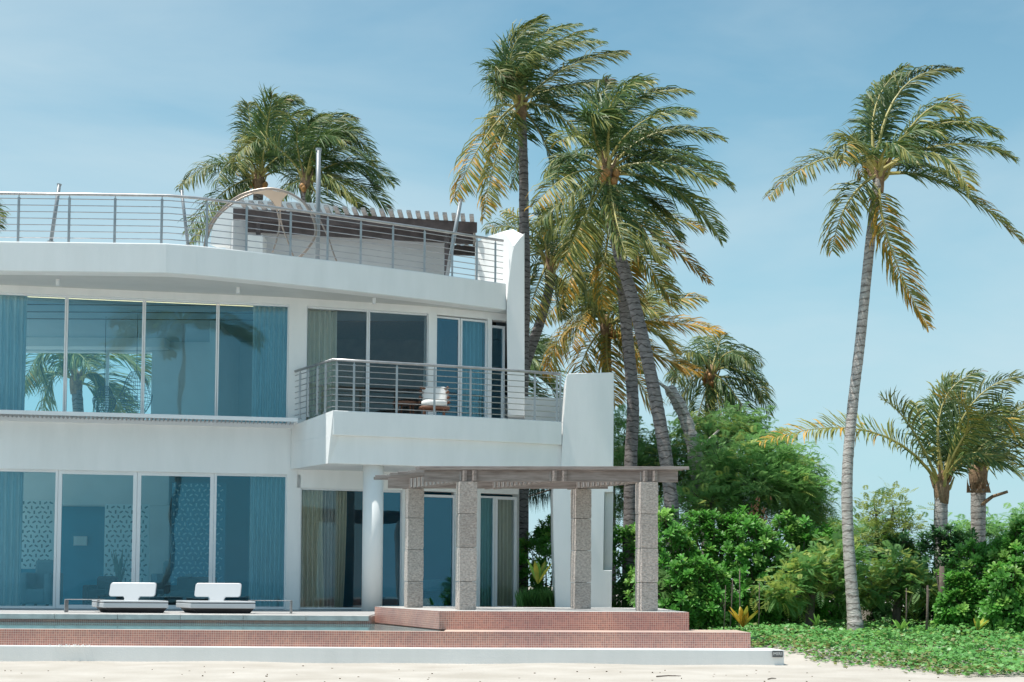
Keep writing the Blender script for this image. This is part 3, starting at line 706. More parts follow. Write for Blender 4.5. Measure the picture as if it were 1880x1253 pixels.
# ================================================================== LOUNGERS
def lounger(pxc, D, flip, lab):
    c = PZ(pxc, 1122, DK); c.y = D; c.x = P(pxc, 1115, D).x
    t = thing('sun_lounger', lab, 'sun lounger', (c.x, c.y, DK), 'white sun loungers on the pool deck')
    s_ = -1 if flip else 1
    hw = 0.63
    z = DK
    base = [(-0.40, 0.0), (0.60, 0.0), (0.60, 0.78), (-0.40, 0.78)]
    mb = MB(); n_ = 4
    vs = [(c.x+0.1+(u-0.1)*0.84-v*0.5, c.y+0.06+v*0.95, z) for u, v in base]+[(c.x+u-v*0.5, c.y+v, z+0.085) for u, v in base]
    mb.add(vs, [(3, 2, 1, 0), (4, 5, 6, 7), (0, 1, 5, 4), (1, 2, 6, 5), (2, 3, 7, 6), (3, 0, 4, 7)]); mb.build('base', M['black'], t)
    # slanted platform: near-left corner cut
    pl_ = [(-0.44, -0.02), (0.63, -0.02), (0.19, 0.85), (-0.88, 0.85)]
    MB().prism([(c.x+u, c.y+v) for u, v in pl_], z+0.086, z+0.165).build('platform', M['loungew'], t, bevel=0.012)
    MB().prism([(c.x+u*0.985, c.y+v*0.985+0.015) for u, v in pl_], z+0.165, z+0.175).build('gap_strip', M['black'], t)
    MB().prism([(c.x+u, c.y+v) for u, v in pl_], z+0.174, z+0.204).build('mattress', M['loungew'], t, bevel=0.012)
    # backrest, a rounded T
    cx = c.x-0.10
    def rr(w2, z0, z1, rad):
        o = []
        for (cx_, cz_, a0) in ((w2-rad, z1-rad, 0), (-w2+rad, z1-rad, 90), (-w2+rad, z0+rad, 180)):
            for k in range(5): a = math.radians(a0+22.5*k); o.append((cx_+rad*math.cos(a), cz_+rad*math.sin(a)))
        o += [(-0.14, z0), (-0.12, z0-0.03), (-0.12, z0-0.13), (0.12, z0-0.13), (0.12, z0-0.03), (0.14, z0)]
        for k in range(5): a = math.radians(270+22.5*k); o.append((w2-rad+rad*math.cos(a), z0+rad+rad*math.sin(a)))
        return o
    pts = [Vector((cx+u, c.y+0.42+0.12*(w_-0.2)/0.25, z+w_)) for u, w_ in rr(0.385, 0.265, 0.50, 0.045)]
    MB().slab(pts[::-1], (0, 0.045, 0.0)).build('backrest', M['loungew'], t, bevel=0.01)
    # metal side table hoop
    x0 = c.x+(-0.55 if flip else 0.45); x1 = c.x+s_*1.16
    lo, hi = min(x0, x1), max(x0, x1)
    ends = MB().box((lo, c.y+0.25, z+0.208), (hi, c.y+0.44, z+0.220)); 
    xe = x1
    ends.box((min(xe, xe-s_*0.016), c.y+0.251, z), (max(xe, xe-s_*0.016), c.y+0.439, z+0.207))
    ends.build('side_table', M['steel'], t, bevel=0.01)
lounger(239, 23.3, True, 'left of the two white sun loungers, its low steel table on the left')
lounger(399, 23.3, False, 'right of the two white sun loungers, its low steel table on the right')

# ================================================================== BALCONY CHAIR
def chair():
    q = P(797, 752, 26.75); q.z = Z(2.90)
    t = thing('wicker_armchair', 'round dark wicker armchair with white cushion standing on the balcony', 'armchair', q, None)
    mb = MB(); seg = 22
    for zz, rr_ in ((0.42, 0.27), (0.52, 0.285), (0.62, 0.28), (0.72, 0.27), (0.80, 0.262)):
        pts = [(q.x+rr_*math.cos(a), q.y+0.05+rr_*0.85*math.sin(a), q.z+zz-(0.12 if False else 0)*1) for a in [math.pi*(-0.10)+i*math.pi*1.2/seg for i in range(seg+1)]]
        mb.tube(pts, 0.022, 6)
    mb.build('shell', M['wicker'], t, smooth=True)
    mb = MB(); mb.tube([(q.x+0.27*math.cos(a), q.y+0.02+0.23*math.sin(a), q.z+0.40) for a in [i*2*math.pi/24 for i in range(25)]], 0.035, 8); mb.build('seat_ring', M['wicker'], t, smooth=True)
    for sx_, sy_ in ((-1, -1), (1, -1), (-1, 1), (1, 1)):
        MB().tube([(q.x+sx_*0.2, q.y+sy_*0.17, q.z), (q.x+sx_*0.18, q.y+sy_*0.15, q.z+0.40)], 0.018, 8).build('leg', M['wicker'], t)
    mb = MB(); mb.tube([(q.x, q.y, q.z+0.42), (q.x, q.y, q.z+0.44), (q.x, q.y, q.z+0.52), (q.x, q.y, q.z+0.545)], [0.2, 0.245, 0.245, 0.2], 20); mb.build('cushion', M['cushion'], t, smooth=True)
    mb = MB().slab([(q.x-0.235, q.y+0.12, q.z+0.50), (q.x+0.235, q.y+0.12, q.z+0.50), (q.x+0.25, q.y+0.19, q.z+0.80), (q.x+0.18, q.y+0.20, q.z+0.845), (q.x-0.18, q.y+0.20, q.z+0.845), (q.x-0.25, q.y+0.19, q.z+0.80)], (0, 0.08, 0)); mb.build('back_cushion', M['cushion'], t, bevel=0.035)
chair()
def side_table():
    q = P(745, 752, 27.0); q.z = Z(2.90)
    t = thing('round_balcony_table', 'low round dark wicker table beside the armchair on the balcony', 'table', q)
    MB().tube([(q.x, q.y, q.z+0.50), (q.x, q.y, q.z+0.54)], 0.26, 24).build('tabletop', M['wicker'], t)
    for k in range(4):
        a = k*math.pi/2+0.6; MB().tube([(q.x+0.2*math.cos(a), q.y+0.2*math.sin(a), q.z), (q.x+0.16*math.cos(a), q.y+0.16*math.sin(a), q.z+0.5)], 0.015, 6).build('leg', M['wicker'], t)
side_table()

# ================================================================== CURTAINS
def curtain(px0, px1, py, z0, z1, off, m, lab, folds=9, flare=0.0):
    A, B = fac(px0, py), fac(px1, py); L = math.hypot(B[0]-A[0], B[1]-A[1]); dx, dy = (B[0]-A[0])/L, (B[1]-A[1])/L
    n = folds*8; rows = 6; mb = MB(); r = random.Random(int(px0)+5)
    ph = [r.uniform(-0.5, 0.5) for _ in range(n+1)]; am = [r.uniform(0.6, 1.3) for _ in range(n+1)]
    for j in range(rows+1):
        f_ = j/rows; z = z1+(z0-z1)*f_
        for i in range(n+1):
            s_ = L*i/n*(1+flare*f_*f_); d = off+0.085*am[i//4*4]*math.sin(i/8*2*math.pi+0.4*math.sin(f_*2+px0))*(0.6+0.4*f_)
            mb.v.append((A[0]+dx*s_-dy*d, A[1]+dy*s_+dx*d, z))
    for j in range(rows):
        for i in range(n): mb.f.append((j*(n+1)+i, j*(n+1)+i+1, (j+1)*(n+1)+i+1, (j+1)*(n+1)+i)); mb.m.append(0)
    c = ((A[0]+B[0])/2, (A[1]+B[1])/2, z0)
    t = thing('curtain', lab, 'curtain', c, 'curtains behind the villa windows')
    mb.build('drape', m, t, smooth=True)
    MB().obox(A, B, 0.03, z1, z1+0.02, off-0.015).build('track', M['frame'], t)
curtain(-60, 44, 640, Z(2.94), Z(5.30), 0.28, M['curtain'], 'blue grey sheer curtain in the upper window at the left edge', 8)
curtain(464, 528, 640, Z(2.94), Z(5.30), 0.28, M['curtain'], 'blue grey sheer curtain at the right end of the long upper window', 7)
curtain(562, 623, 640, Z(2.94), Z(5.29), 0.28, M['gcurtain'], 'pale green curtain behind the balcony railing at the left', 6)
curtain(852, 895, 640, Z(2.94), Z(5.27), 0.28, M['curtain'], 'narrow grey blue curtain right of the blue balcony door', 6)
curtain(-60, 36, 1000, DK+0.01, Z(2.03), 0.3, M['curtain'], 'grey blue curtain in the ground floor window at the left edge', 8)
curtain(458, 524, 1000, DK+0.01, Z(2.03), 0.3, M['curtain'], 'grey blue curtain beside the patterned screen, right end of the sliding doors', 8)
curtain(553, 596, 1000, DK+0.01, Z(1.78), 0.28, M['gcurtain'], 'pale green curtain at left in the window beside the round column', 5, 0.15)
curtain(596, 622, 1000, DK+0.01, Z(1.78), 0.34, M['curtain'], 'thin sheer curtain between two pale green drapes left of the round column', 4)
curtain(618, 641, 1000, DK+0.01, Z(1.78), 0.28, M['gcurtain'], 'pale green curtain just left of the round column', 4, -0.25)
curtain(889, 911, 1000, DK+0.01, Z(1.72), 0.25, M['gcurtain'], 'dark grey green curtain in the narrow glass door by the garden corner', 4)
curtain(912, 948, 1000, DK+0.01, Z(1.72), 0.22, M['gcurtain'], 'grey green curtain in the last ground floor window by the garden', 5)

# ================================================================== INTERIOR THINGS
def pendant(px, ytop, ybot, wpx, D, lab, lobes):
    a = P(px, ytop, D); b = P(px, ybot, D); 
    t = thing('pendant_lamp', lab, 'lamp', (a.x, D, a.z), 'woven wire pendant lamps in the upper room')
    MB().tube([(a.x, D, a.z), (a.x, D, Z(5.36))], 0.006, 5).build('cord', M['wire'], t)
    prof = []
    Hh = a.z-b.z; Wd = wpx/FPX*D/2
    for i in range(13):
        f_ = i/12; r = Wd*(0.12+0.88*abs(math.sin(math.pi*min(1, f_*0.93+0.07)))**0.7*(0.78 if f_ < 0.4 else 1.0)) if f_ < 0.97 else Wd*0.55
        if lobes and 0.36 < f_ < 0.5: r *= 0.86
        prof.append((r, a.z-Hh*f_))
    mb = MB()
    for r, z in prof: mb.tube([(a.x+r*math.cos(k*math.pi/9), D+r*math.sin(k*math.pi/9), z) for k in range(19)], 0.0045, 4, cap=False)
    for k in range(18):
        an = k*math.pi/9; mb.tube([(a.x+r*math.cos(an), D+r*math.sin(an), z) for r, z in prof], 0.004, 4, cap=False)
    mb.build('wire_shade', M['wire'], t)
    MB().tube([(a.x, D, a.z-Hh*0.5), (a.x, D, a.z-Hh*0.53), (a.x, D, a.z-Hh*0.58), (a.x, D, a.z-Hh*0.61)], [0.01, 0.03, 0.03, 0.01], 10).build('bulb', M['cushion'], t)
pendant(192, 710, 765, 42, 28.6, 'smaller woven wire pendant lamp, left of the pair in the upper room', False)
pendant(251, 684, 768, 60, 28.2, 'larger woven wire pendant lamp, right of the pair in the upper room', True)
def screen(px0, px1, py0, py1, D, pm, bm, lab):
    a = P(px0, py0, D); b = P(px1, py1, D)
    t = thing('patterned_screen', lab, 'screen', (a.x, D, b.z), 'patterned panels inside the ground floor room')
    MB().box((a.x, D, b.z), (b.x, D+0.03, a.z)).build('panel', bm, t)
    mb = MB(); s_ = 0.115; rows = int((a.z-b.z)/s_*1.15); cols_ = int((b.x-a.x)/s_)+1
    for j in range(rows):
        for i in range(cols_):
            x = a.x+(i+0.5*(j % 2))*s_+0.05; z = a.z-0.06-j*s_*0.87
            if x > b.x-0.05 or z < b.z+0.05: continue
            an = (90, 30, -30)[(i+j*2) % 3]; an = math.radians(an+R.uniform(-3, 3)); ca, sa_ = math.cos(an), math.sin(an)
            for (ox, oz, rt) in ((0, 0, 0),):
                hl, hh = 0.036, 0.015
                c = [(x+u*ca-v*sa_, D-0.006, z+u*sa_+v*ca) for u, v in ((-hl, -hh), (hl, -hh), (hl, hh), (-hl, hh))]
                mb.add(c+[(p[0], D-0.0005, p[2]) for p in c], [(0, 1, 2, 3), (1, 0, 4, 5), (2, 1, 5, 6), (3, 2, 6, 7), (0, 3, 7, 4)])
    o = mb.build('pattern', pm, t); o['kind'] = 'stuff'
screen(39, 99, 918, 1045, 29.6, M['cutout'], M['screen'], 'white cut out screen hanging near the left ground floor curtain')
screen(193, 272, 926, 1078, 29.4, M['cutout'], M['screen'], 'white cut out screen behind the left sun lounger')
screen(316, 412, 886, 1080, 29.3, M['cutpale'], M['blue'], 'blue screen with pale pattern behind the right sun lounger')
q = P(136, 985, 30.95); q1 = P(160, 1002, 30.95)
t = thing('wall_picture', 'small pale picture hanging on the blue ground floor wall', 'picture', (q.x, 30.9, q1.z))
MB().box((q.x, 30.92, q1.z), (q1.x, 30.96, q.z)).build('frame', M['frame'], t)
MB().box((q.x+0.02, 30.91, q1.z+0.02), (q1.x-0.02, 30.925, q.z-0.02)).build('print', M['screen'], t)
def sofa(px0, px1, D, h, m, lab, cat='sofa'):
    a = P(px0, 1100, D).x; b = P(px1, 1100, D).x
    t = thing('sofa' if cat == 'sofa' else 'armchair', lab, cat, ((a+b)/2, D, DK))
    MB().box((a+0.1, D, DK+0.06), (b-0.1, D+0.8, DK+0.36)).build('seat', m, t, bevel=0.04)
    MB().box((a+0.1, D+0.6, DK+0.3), (b-0.1, D+0.85, DK+h)).build('backrest', m, t, bevel=0.05)
    for u in (a, b-0.14): MB().box((u, D, DK+0.05), (u+0.14, D+0.85, DK+h*0.72)).build('armrest', m, t, bevel=0.04)
    for u in (a+0.05, b-0.1):
        for v in (D+0.05, D+0.75): MB().box((u, v, DK), (u+0.05, v+0.05, DK+0.07)).build('leg', M['black'], t)
sofa(150, 205, 27.6, 0.62, M['sofa'], 'dark brown sofa behind the left sun lounger, inside the glass')
sofa(300, 392, 27.7, 0.62, M['sofa'], 'dark brown sofa behind the right sun lounger, inside the glass')
sofa(35, 92, 28.6, 0.95, M['bluesofa'], 'blue grey armchair inside beside the left ground floor curtain', 'armchair')
sofa(275, 350, 29.2, 0.95, M['bluesofa'], 'blue grey armchair inside in front of the blue patterned screen', 'armchair')
q = P(218, 1075, 28.8)
t = thing('potted_plant', 'spiky potted plant inside, behind the left sun lounger', 'plant', (q.x, q.y, DK))
MB().tube([(q.x, q.y, DK), (q.x, q.y, DK+0.36)], [0.12, 0.16], 16).build('pot', M['black'], t)
leafm = mat('spiky_leaf', (0.06, 0.14, 0.10), 0.4, 0.2)
for k in range(7):
    a = k*0.9; h = R.uniform(0.45, 0.85); w_ = 0.035
    d = Vector((math.cos(a), math.sin(a), 0)); s_ = Vector((-d.y, d.x, 0)); b0 = Vector((q.x, q.y, DK+0.35))
    pts = [b0-s_*w_*0.5, b0+s_*w_*0.5, b0+d*0.08+Vector((0, 0, h*0.6))+s_*w_, b0+d*0.16+Vector((0, 0, h)), b0+d*0.08+Vector((0, 0, h*0.6))-s_*w_]
    MB().slab(pts, d*0.006).build('leaf', leafm, t)
q = P(870, 1060, 29.5)
t = thing('bed', 'bed with pale cover inside behind the pergola pillars', 'bed', (q.x, q.y, DK))
MB().box((q.x-1.1, q.y, DK+0.05), (q.x+0.9, q.y+1.2, DK+0.35)).build('base', M['sofa'], t)
MB().box((q.x-1.08, q.y+0.01, DK+0.352), (q.x+0.88, q.y+1.2, DK+0.6)).build('mattress', M['cushion'], t, bevel=0.05)
# ================================================================== PALMS
def leafmat(name, c, c2, rough=0.5, trans=0.28, scale=6):
    return objvar(mat(name, c, rough, 0, scale, col2=c2, trans=trans, spec=0.33))
PM = [leafmat('palm_leaf_green', (0.05, 0.10, 0.03), (0.125, 0.195, 0.058)),
      leafmat('palm_leaf_olive', (0.18, 0.20, 0.045), (0.29, 0.28, 0.07)),
      leafmat('palm_leaf_yellow', (0.50, 0.29, 0.03), (0.62, 0.34, 0.05)),
      mat('palm_rachis', (0.38, 0.33, 0.10), 0.5, 0.2, 8),
      leafmat('palm_leaf_dry', (0.20, 0.13, 0.08), (0.30, 0.20, 0.13))]
def barkmat():
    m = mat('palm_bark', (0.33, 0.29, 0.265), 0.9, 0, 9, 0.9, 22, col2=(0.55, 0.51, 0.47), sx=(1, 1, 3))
    t = m.node_tree; N = t.nodes; Lk = t.links; b = N['Principled BSDF']; src = b.inputs['Base Color'].links[0].from_socket
    tcn = N.new('ShaderNodeTexCoord'); wv = N.new('ShaderNodeTexWave'); wv.bands_direction = 'Z'; wv.inputs['Scale'].default_value = 2.6
    wv.inputs['Distortion'].default_value = 5; wv.inputs['Detail'].default_value = 3; wv.inputs['Detail Scale'].default_value = 2
    Lk.new(tcn.outputs['Object'], wv.inputs['Vector'])
    rp = N.new('ShaderNodeValToRGB'); rp.color_ramp.elements[0].position = 0.02; rp.color_ramp.elements[1].position = 0.16
    rp.color_ramp.elements[0].color = (0.30, 0.27, 0.25, 1); rp.color_ramp.elements[1].color = (1, 1, 1, 1)
    mxn = N.new('ShaderNodeMix'); mxn.data_type = 'RGBA'; mxn.blend_type = 'MULTIPLY'; mxn.inputs[0].default_value = 0.75
    Lk.new(wv.outputs['Fac'], rp.inputs[0]); Lk.new(src, mxn.inputs[6]); Lk.new(rp.outputs[0], mxn.inputs[7]); Lk.new(mxn.outputs[2], b.inputs['Base Color'])
    return m
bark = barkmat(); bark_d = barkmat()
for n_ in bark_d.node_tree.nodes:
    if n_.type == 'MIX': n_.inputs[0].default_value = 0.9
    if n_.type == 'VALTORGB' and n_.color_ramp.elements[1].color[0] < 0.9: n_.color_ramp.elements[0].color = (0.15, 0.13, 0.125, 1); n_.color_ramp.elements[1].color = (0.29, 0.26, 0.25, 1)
fibre = mat('palm_fibre', (0.20, 0.12, 0.07), 0.95, 0, 20, 0.8, 60, col2=(0.36, 0.24, 0.14))
husk = mat('coconut_husk', (0.42, 0.20, 0.06), 0.6, 0.2)
def bez(ps, t):
    a, b, c = ps
    return a*(1-t)**2+b*2*t*(1-t)+c*t*t
def dbez(ps, t):
    a, b, c = ps
    return (b-a)*2*(1-t)+(c-b)*2*t
def frond(root, p0, pm, p2, L, age, rnd, wind=0.30, droop=0.5, name='frond', dens=2.0, wd=0.029):
    """p0 base, pm the point at half length, p2 tip; age 0 green .. 1 yellow, >1 dry"""
    c = pm*2-(p0+p2)*0.5; ps = (p0, c, p2)
    mb = MB()
    length = (pm-p0).length+(p2-pm).length
    pts = [bez(ps, i/10) for i in range(11)]
    mb.tube(pts, [max(0.004, 0.034*(1-i/10)**1.3+0.004) for i in range(11)], 5, 3)
    n = int(length/0.052*dens)
    G = Vector((0, 0, -1)); W = Vector((1, 0.15, 0.12))
    roll = rnd.uniform(-0.45, 0.45)
    ref = Vector((rnd.uniform(-0.2, 0.2), -0.62, 0.75)).normalized()
    sets = {}
    for i in range(n):
        t = 0.14+0.86*(i+rnd.random()*0.6)/n
        if t > 1: t = 1
        T = dbez(ps, t).normalized(); q = bez(ps, t)
        S = T.cross(ref)
        if S.length < 0.1: S = Vector((1, 0, 0))
        S.normalize(); U = S.cross(T).normalized()
        prof = (math.sin(math.pi*min(1, 0.10+0.80*t))**0.55)*(1.0 if t < 0.8 else 1-0.45*(t-0.8)/0.2)
        for sd in (-1, 1):
            if rnd.random() < 0.05: continue
            ll = L*prof*rnd.uniform(0.75, 1.25)*1.1
            fw = 0.45+0.55*t
            d0 = (T*fw+S*sd*0.85+U*(0.18+roll*0.2)).normalized()
            d0 = (d0+W*wind*0.5+Vector((rnd.gauss(0, .13), rnd.gauss(0, .13), rnd.gauss(0, .13)))).normalized()
            d1 = (d0+G*droop*rnd.uniform(0.7, 1.3)+W*wind).normalized()
            d2 = (d1+G*droop*1.2+W*wind*0.6).normalized()
            m1 = q+d0*ll*0.35; m2 = m1+d1*ll*0.38; tp = m2+d2*ll*0.30
            sw = d1.cross(T)
            sw = (T-d1*T.dot(d1)); sw = sw.normalized() if sw.length > 0.05 else U
            sw = (sw+U*rnd.uniform(-0.6, 0.6)).normalized()*wd*rnd.uniform(0.8, 1.15)*0.5
            pr = rnd.random(); a = age+(t-0.6)*0.5
            mi = 0
            if age > 1: mi = 4 if pr < 0.7 else 2
            elif pr < a*1.3-0.62: mi = 2
            elif pr < a*1.5: mi = 1
            elif t > 0.93 and pr < 0.5: mi = 4
            mb.add([q-sw*0.5, q+sw*0.5, m1+sw, m1-sw, m2+sw*0.85, m2-sw*0.85, tp], [(0, 1, 2, 3), (3, 2, 4, 5), (5, 4, 6)], mi)
    return mb.build(name, PM, root)
def trunkpts(pts, D0, D1, extra=None):
    n = len(pts); P_ = [P(x, y, D0+(D1-D0)*i/(n-1)) for i, (x, y) in enumerate(pts)]
    o = []
    for i in range(n-1):
        p0 = P_[max(i-1, 0)]; p1 = P_[i]; p2 = P_[i+1]; p3 = P_[min(i+2, n-1)]
        for s_ in range(10):
            u = s_/10; o.append(0.5*((2*p1)+(p2-p0)*u+(2*p0-5*p1+4*p2-p3)*u*u+(3*p1-p0-3*p2+p3)*u*u*u))
    o.append(P_[-1]); return o
def palm(lab, crown, D, fr, tr=None, D0=None, tw=(0.105, 0.085), L=0.5, age=0.3, seed=1, fill=5, wind=0.3, droop=0.5, R_=2.1, coco=0, dens=2.0):
    rnd = random.Random(seed)
    c = P(crown[0], crown[1], D)
    D0 = D0 or D
    base = P(tr[0][0], tr[0][1], D0) if tr else Vector((c.x-0.3, D, 0.2))
    t = thing('coconut_palm', lab, 'palm tree', base, 'coconut palms around the villa')
    tp = trunkpts(list(tr)+[crown], D0, D) if tr else [Vector((c.x-0.4*(1-i/14)**2*2, D, 0.1+(c.z-0.1)*i/14)) for i in range(15)]
    if tr and tp[0].z > 0.3: tp = [Vector((tp[0].x, tp[0].y, 0.05))]+tp
    n = len(tp); pts = []; rr = []
    for i in range(n-1):
        for k in range(2 if tr else 4):
            m_ = 2 if tr else 4
            f_ = (i+k/m_)/(n-1); pts.append(tp[i]+(tp[i+1]-tp[i])*k/m_)
            rr.append((tw[0]+(tw[1]-tw[0])*f_+(0.05*math.exp(-f_*14)))*(1+0.02*math.sin(len(rr)*2.4)+rnd.uniform(-0.03, 0.03)))
    pts.append(tp[-1]); rr.append(tw[1])
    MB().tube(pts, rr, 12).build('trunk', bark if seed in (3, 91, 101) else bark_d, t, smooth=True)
    MB().tube([c+Vector((0, 0, -0.34)), c+Vector((0, 0, -0.2)), c, c+Vector((0, 0, 0.16)), c+Vector((0, 0, 0.3))], [tw[1]*1.05, tw[1]*1.2, tw[1]*1.3, tw[1]*0.9, 0.03], 9).build('crown_fibre', fibre, t, smooth=True)
    for k in range(9):
        a_ = k*2.4; q = c+Vector((0, 0, -0.18+0.03*k)); MB().tube([q, q+Vector((0.15*math.cos(a_), 0.15*math.sin(a_), 0.14)), q+Vector((0.24*math.cos(a_), 0.24*math.sin(a_), 0.36))], [0.05, 0.035, 0.012], 6).build('leaf_base', [PM[3], fibre][k % 2], t)
    for f_ in fr:
        (mx_, my_), (tx_, ty_) = f_[0], f_[1]
        dy = f_[2] if len(f_) > 2 and f_[2] is not None else rnd.uniform(-1.2, 0.9)
        ag = f_[3] if len(f_) > 3 else age+rnd.uniform(-0.2, 0.2)
        st = c+Vector((rnd.uniform(-.06, .06), rnd.uniform(-.06, .06), rnd.uniform(-0.05, 0.12)))
        frond(t, st, P(mx_, my_, D+dy*0.55), P(tx_, ty_, D+dy), L*rnd.uniform(0.9, 1.1), ag, rnd, wind, droop, dens=dens)
    for k in range(fill):
        az = rnd.uniform(0.35, math.pi-0.35)*(1 if k % 2 else -1); el = rnd.uniform(0.2, 1.15)
        d = Vector((math.cos(az)*math.cos(el), math.sin(az)*math.cos(el), math.sin(el)))
        l = R_*rnd.uniform(0.75, 1.0)
        pm = c+d*l*0.52+Vector((0.1, 0, 0)); p2 = c+d*l*0.9+Vector((0.45*l*wind*2, 0, -0.38*l))
        frond(t, c, pm, p2, L, max(0.0, age-0.15), rnd, wind, droop, dens=dens)
    for k in range(coco):
        a = rnd.uniform(0, 6.28); q = c+Vector((0.2*math.cos(a), 0.2*math.sin(a)-0.05, rnd.uniform(-0.25, 0.0)))
        MB().tube([q+Vector((0, 0, -0.1)), q+Vector((0, 0, -0.06)), q, q+Vector((0, 0, 0.06)), q+Vector((0, 0, 0.09))], [0.02, 0.06, 0.08, 0.055, 0.01], 8).build('coconut', husk, t, smooth=True)
    return t
# tall palm at the right, alone against the sky
palm('tall single palm against open sky with long ringed trunk, right of the villa', (1613, 320), 25.0,
 [((1520, 291), (1410, 362), -0.6, 0.45), ((1566, 262), (1547, 300), -1.2, 0.5), ((1557, 372), (1527, 462), -0.3, 0.62), ((1632, 445), (1704, 602), -0.9, 0.85),
  ((1700, 205), (1768, 208), -0.6, 0.5), ((1655, 165), (1762, 128), 0.5, 0.25), ((1608, 195), (1668, 120), 0.9, 0.1), ((1600, 200), (1640, 140), 1.4, 0.1),
  ((1728, 228), (1838, 252), -0.3, 0.3), ((1745, 265), (1862, 294), 0.5, 0.25), ((1715, 282), (1780, 352), -1.3, 0.4), ((1735, 338), (1880, 448), 0.4, 0.5),
  ((1590, 288), (1583, 325), 1.2, 0.5), ((1680, 300), (1760, 340), 1.2, 0.3)],
 [(1570, 1148), (1562, 1060), (1556, 960), (1556, 860), (1566, 740), (1580, 620), (1597, 450)], 23.9, (0.098, 0.084), L=0.46, age=0.3, seed=3, fill=3, R_=1.9)
# tallest, behind the roof end
palm('tallest palm rising behind the white fin wall, crown bent right by wind', (957, 195), 31.0,
 [((940, 95), (1000, 32), 0.3, 0.15), ((960, 90), (1062, 45), 0.9, 0.15), ((1000, 100), (1108, 78), -0.5, 0.2), ((1040, 125), (1146, 96), 0.4, 0.3),
  ((975, 110), (1085, 55), -1.0, 0.2), ((930, 110), (975, 40), 1.3, 0.1), ((1035, 160), (1122, 152), -1.2, 0.2), ((1045, 175), (1110, 190), 1.0, 0.15), ((932, 128), (918, 188), -0.8, 0.35),
  ((893, 250), (833, 368), -0.5, 0.75), ((915, 275), (888, 402), -1.1, 0.65), ((910, 200), (905, 250), 0.5, 0.4), ((1000, 262), (1022, 345), 0.8, 0.05),
  ((955, 255), (940, 345), 1.3, 0.05), ((1015, 205), (1085, 268), -1.3, 0.3), ((1045, 205), (1105, 250), 0.3, 0.0), ((920, 160), (930, 120), 1.5, 0.2), ((950, 130), (1010, 70), -1.5, 0.2)],
 [(958, 760), (964, 520), (962, 400), (961, 300)], 31.3, (0.125, 0.10), L=0.55, age=0.22, seed=11, fill=4, R_=2.4, wind=0.4)
# big palm in the middle
palm('large full crowned palm with curved trunk leaning left above the pergola', (1114, 318), 28.0,
 [((1112, 215), (1170, 142), 0.5, 0.1), ((1150, 195), (1266, 168), 0.8, 0.2), ((1178, 225), (1272, 208), -0.7, 0.2), ((1205, 245), (1326, 256), -0.2, 0.3),
  ((1095, 220), (1118, 145), 1.1, 0.05), ((1225, 275), (1342, 345), 0.8, 0.1), ((1210, 300), (1312, 335), -0.9, 0.3), ((1235, 345), (1325, 442), -0.5, 0.3),
  ((1190, 330), (1290, 390), 0.4, 0.2), ((1165, 400), (1215, 478), -1.3, 0.3), ((1130, 400), (1150, 470), -1.8, 0.35), ((1070, 255), (1025, 262), -0.7, 0.4),
  ((1050, 320), (978, 380), -1.2, 0.45), ((1062, 345), (985, 410), 0.4, 0.3), ((1078, 390), (1025, 500), -1.1, 0.5), ((1060, 285), (1000, 318), 0.8, 0.1),
  ((1170, 260), (1240, 240), 1.3, 0.0), ((1130, 190), (1200, 150), -1.2, 0.15), ((1195, 290), (1275, 300), 1.5, 0.0), ((1085, 370), (1060, 470), 0.6, 0.4), ((1180, 370), (1250, 440), 0.8, 0.2)],
 [(1240, 1060), (1230, 900), (1205, 740), (1170, 580), (1138, 470), (1120, 390)], 27.0, (0.135, 0.11), L=0.56, age=0.25, seed=21, fill=4, R_=2.3, wind=0.35, coco=5)
palm('orange tinged palm crown half hidden behind the large full crowned palm', (1128, 395), 29.6,
 [((1205, 430), (1302, 520), -0.4, 0.95), ((1180, 470), (1240, 560), -0.9, 0.6), ((1210, 395), (1290, 420), 0.3, 0.6), ((1075, 440), (1035, 560), -0.4, 0.6), ((1060, 395), (1000, 430), 0.5, 0.5),
  ((1140, 350), (1200, 330), 0.6, 0.3), ((1110, 480), (1105, 560), -0.8, 0.7), ((1150, 480), (1165, 590), 0.3, 0.8)],
 [(1158, 1000), (1158, 850), (1162, 740), (1150, 600), (1137, 480)], 29.0, (0.14, 0.11), L=0.5, age=0.5, seed=31, fill=1, R_=1.8)
palm('smaller palm with leaning thin trunk just right of the fin wall', (1010, 488), 33.0,
 [((960, 425), (893, 422), -0.3, 0.4), ((985, 425), (925, 388), 0.5, 0.5), ((1050, 440), (1100, 440), -0.6, 0.3), ((975, 490), (930, 540), 0.2, 0.4), ((985, 530), (968, 585), -0.7, 0.5),
  ((1020, 530), (1032, 585), 0.6, 0.3), ((1055, 490), (1085, 550), -0.3, 0.35), ((1010, 430), (1035, 372), 0.8, 0.1), ((1000, 440), (985, 385), -0.8, 0.3), ((1040, 455), (1075, 400), 0.2, 0.2), ((975, 455), (940, 470), 1.0, 0.5)],
 [(940, 760), (968, 660), (992, 590), (1008, 530)], 33.0, (0.13, 0.11), L=0.52, age=0.4, seed=41, fill=2, R_=1.9)
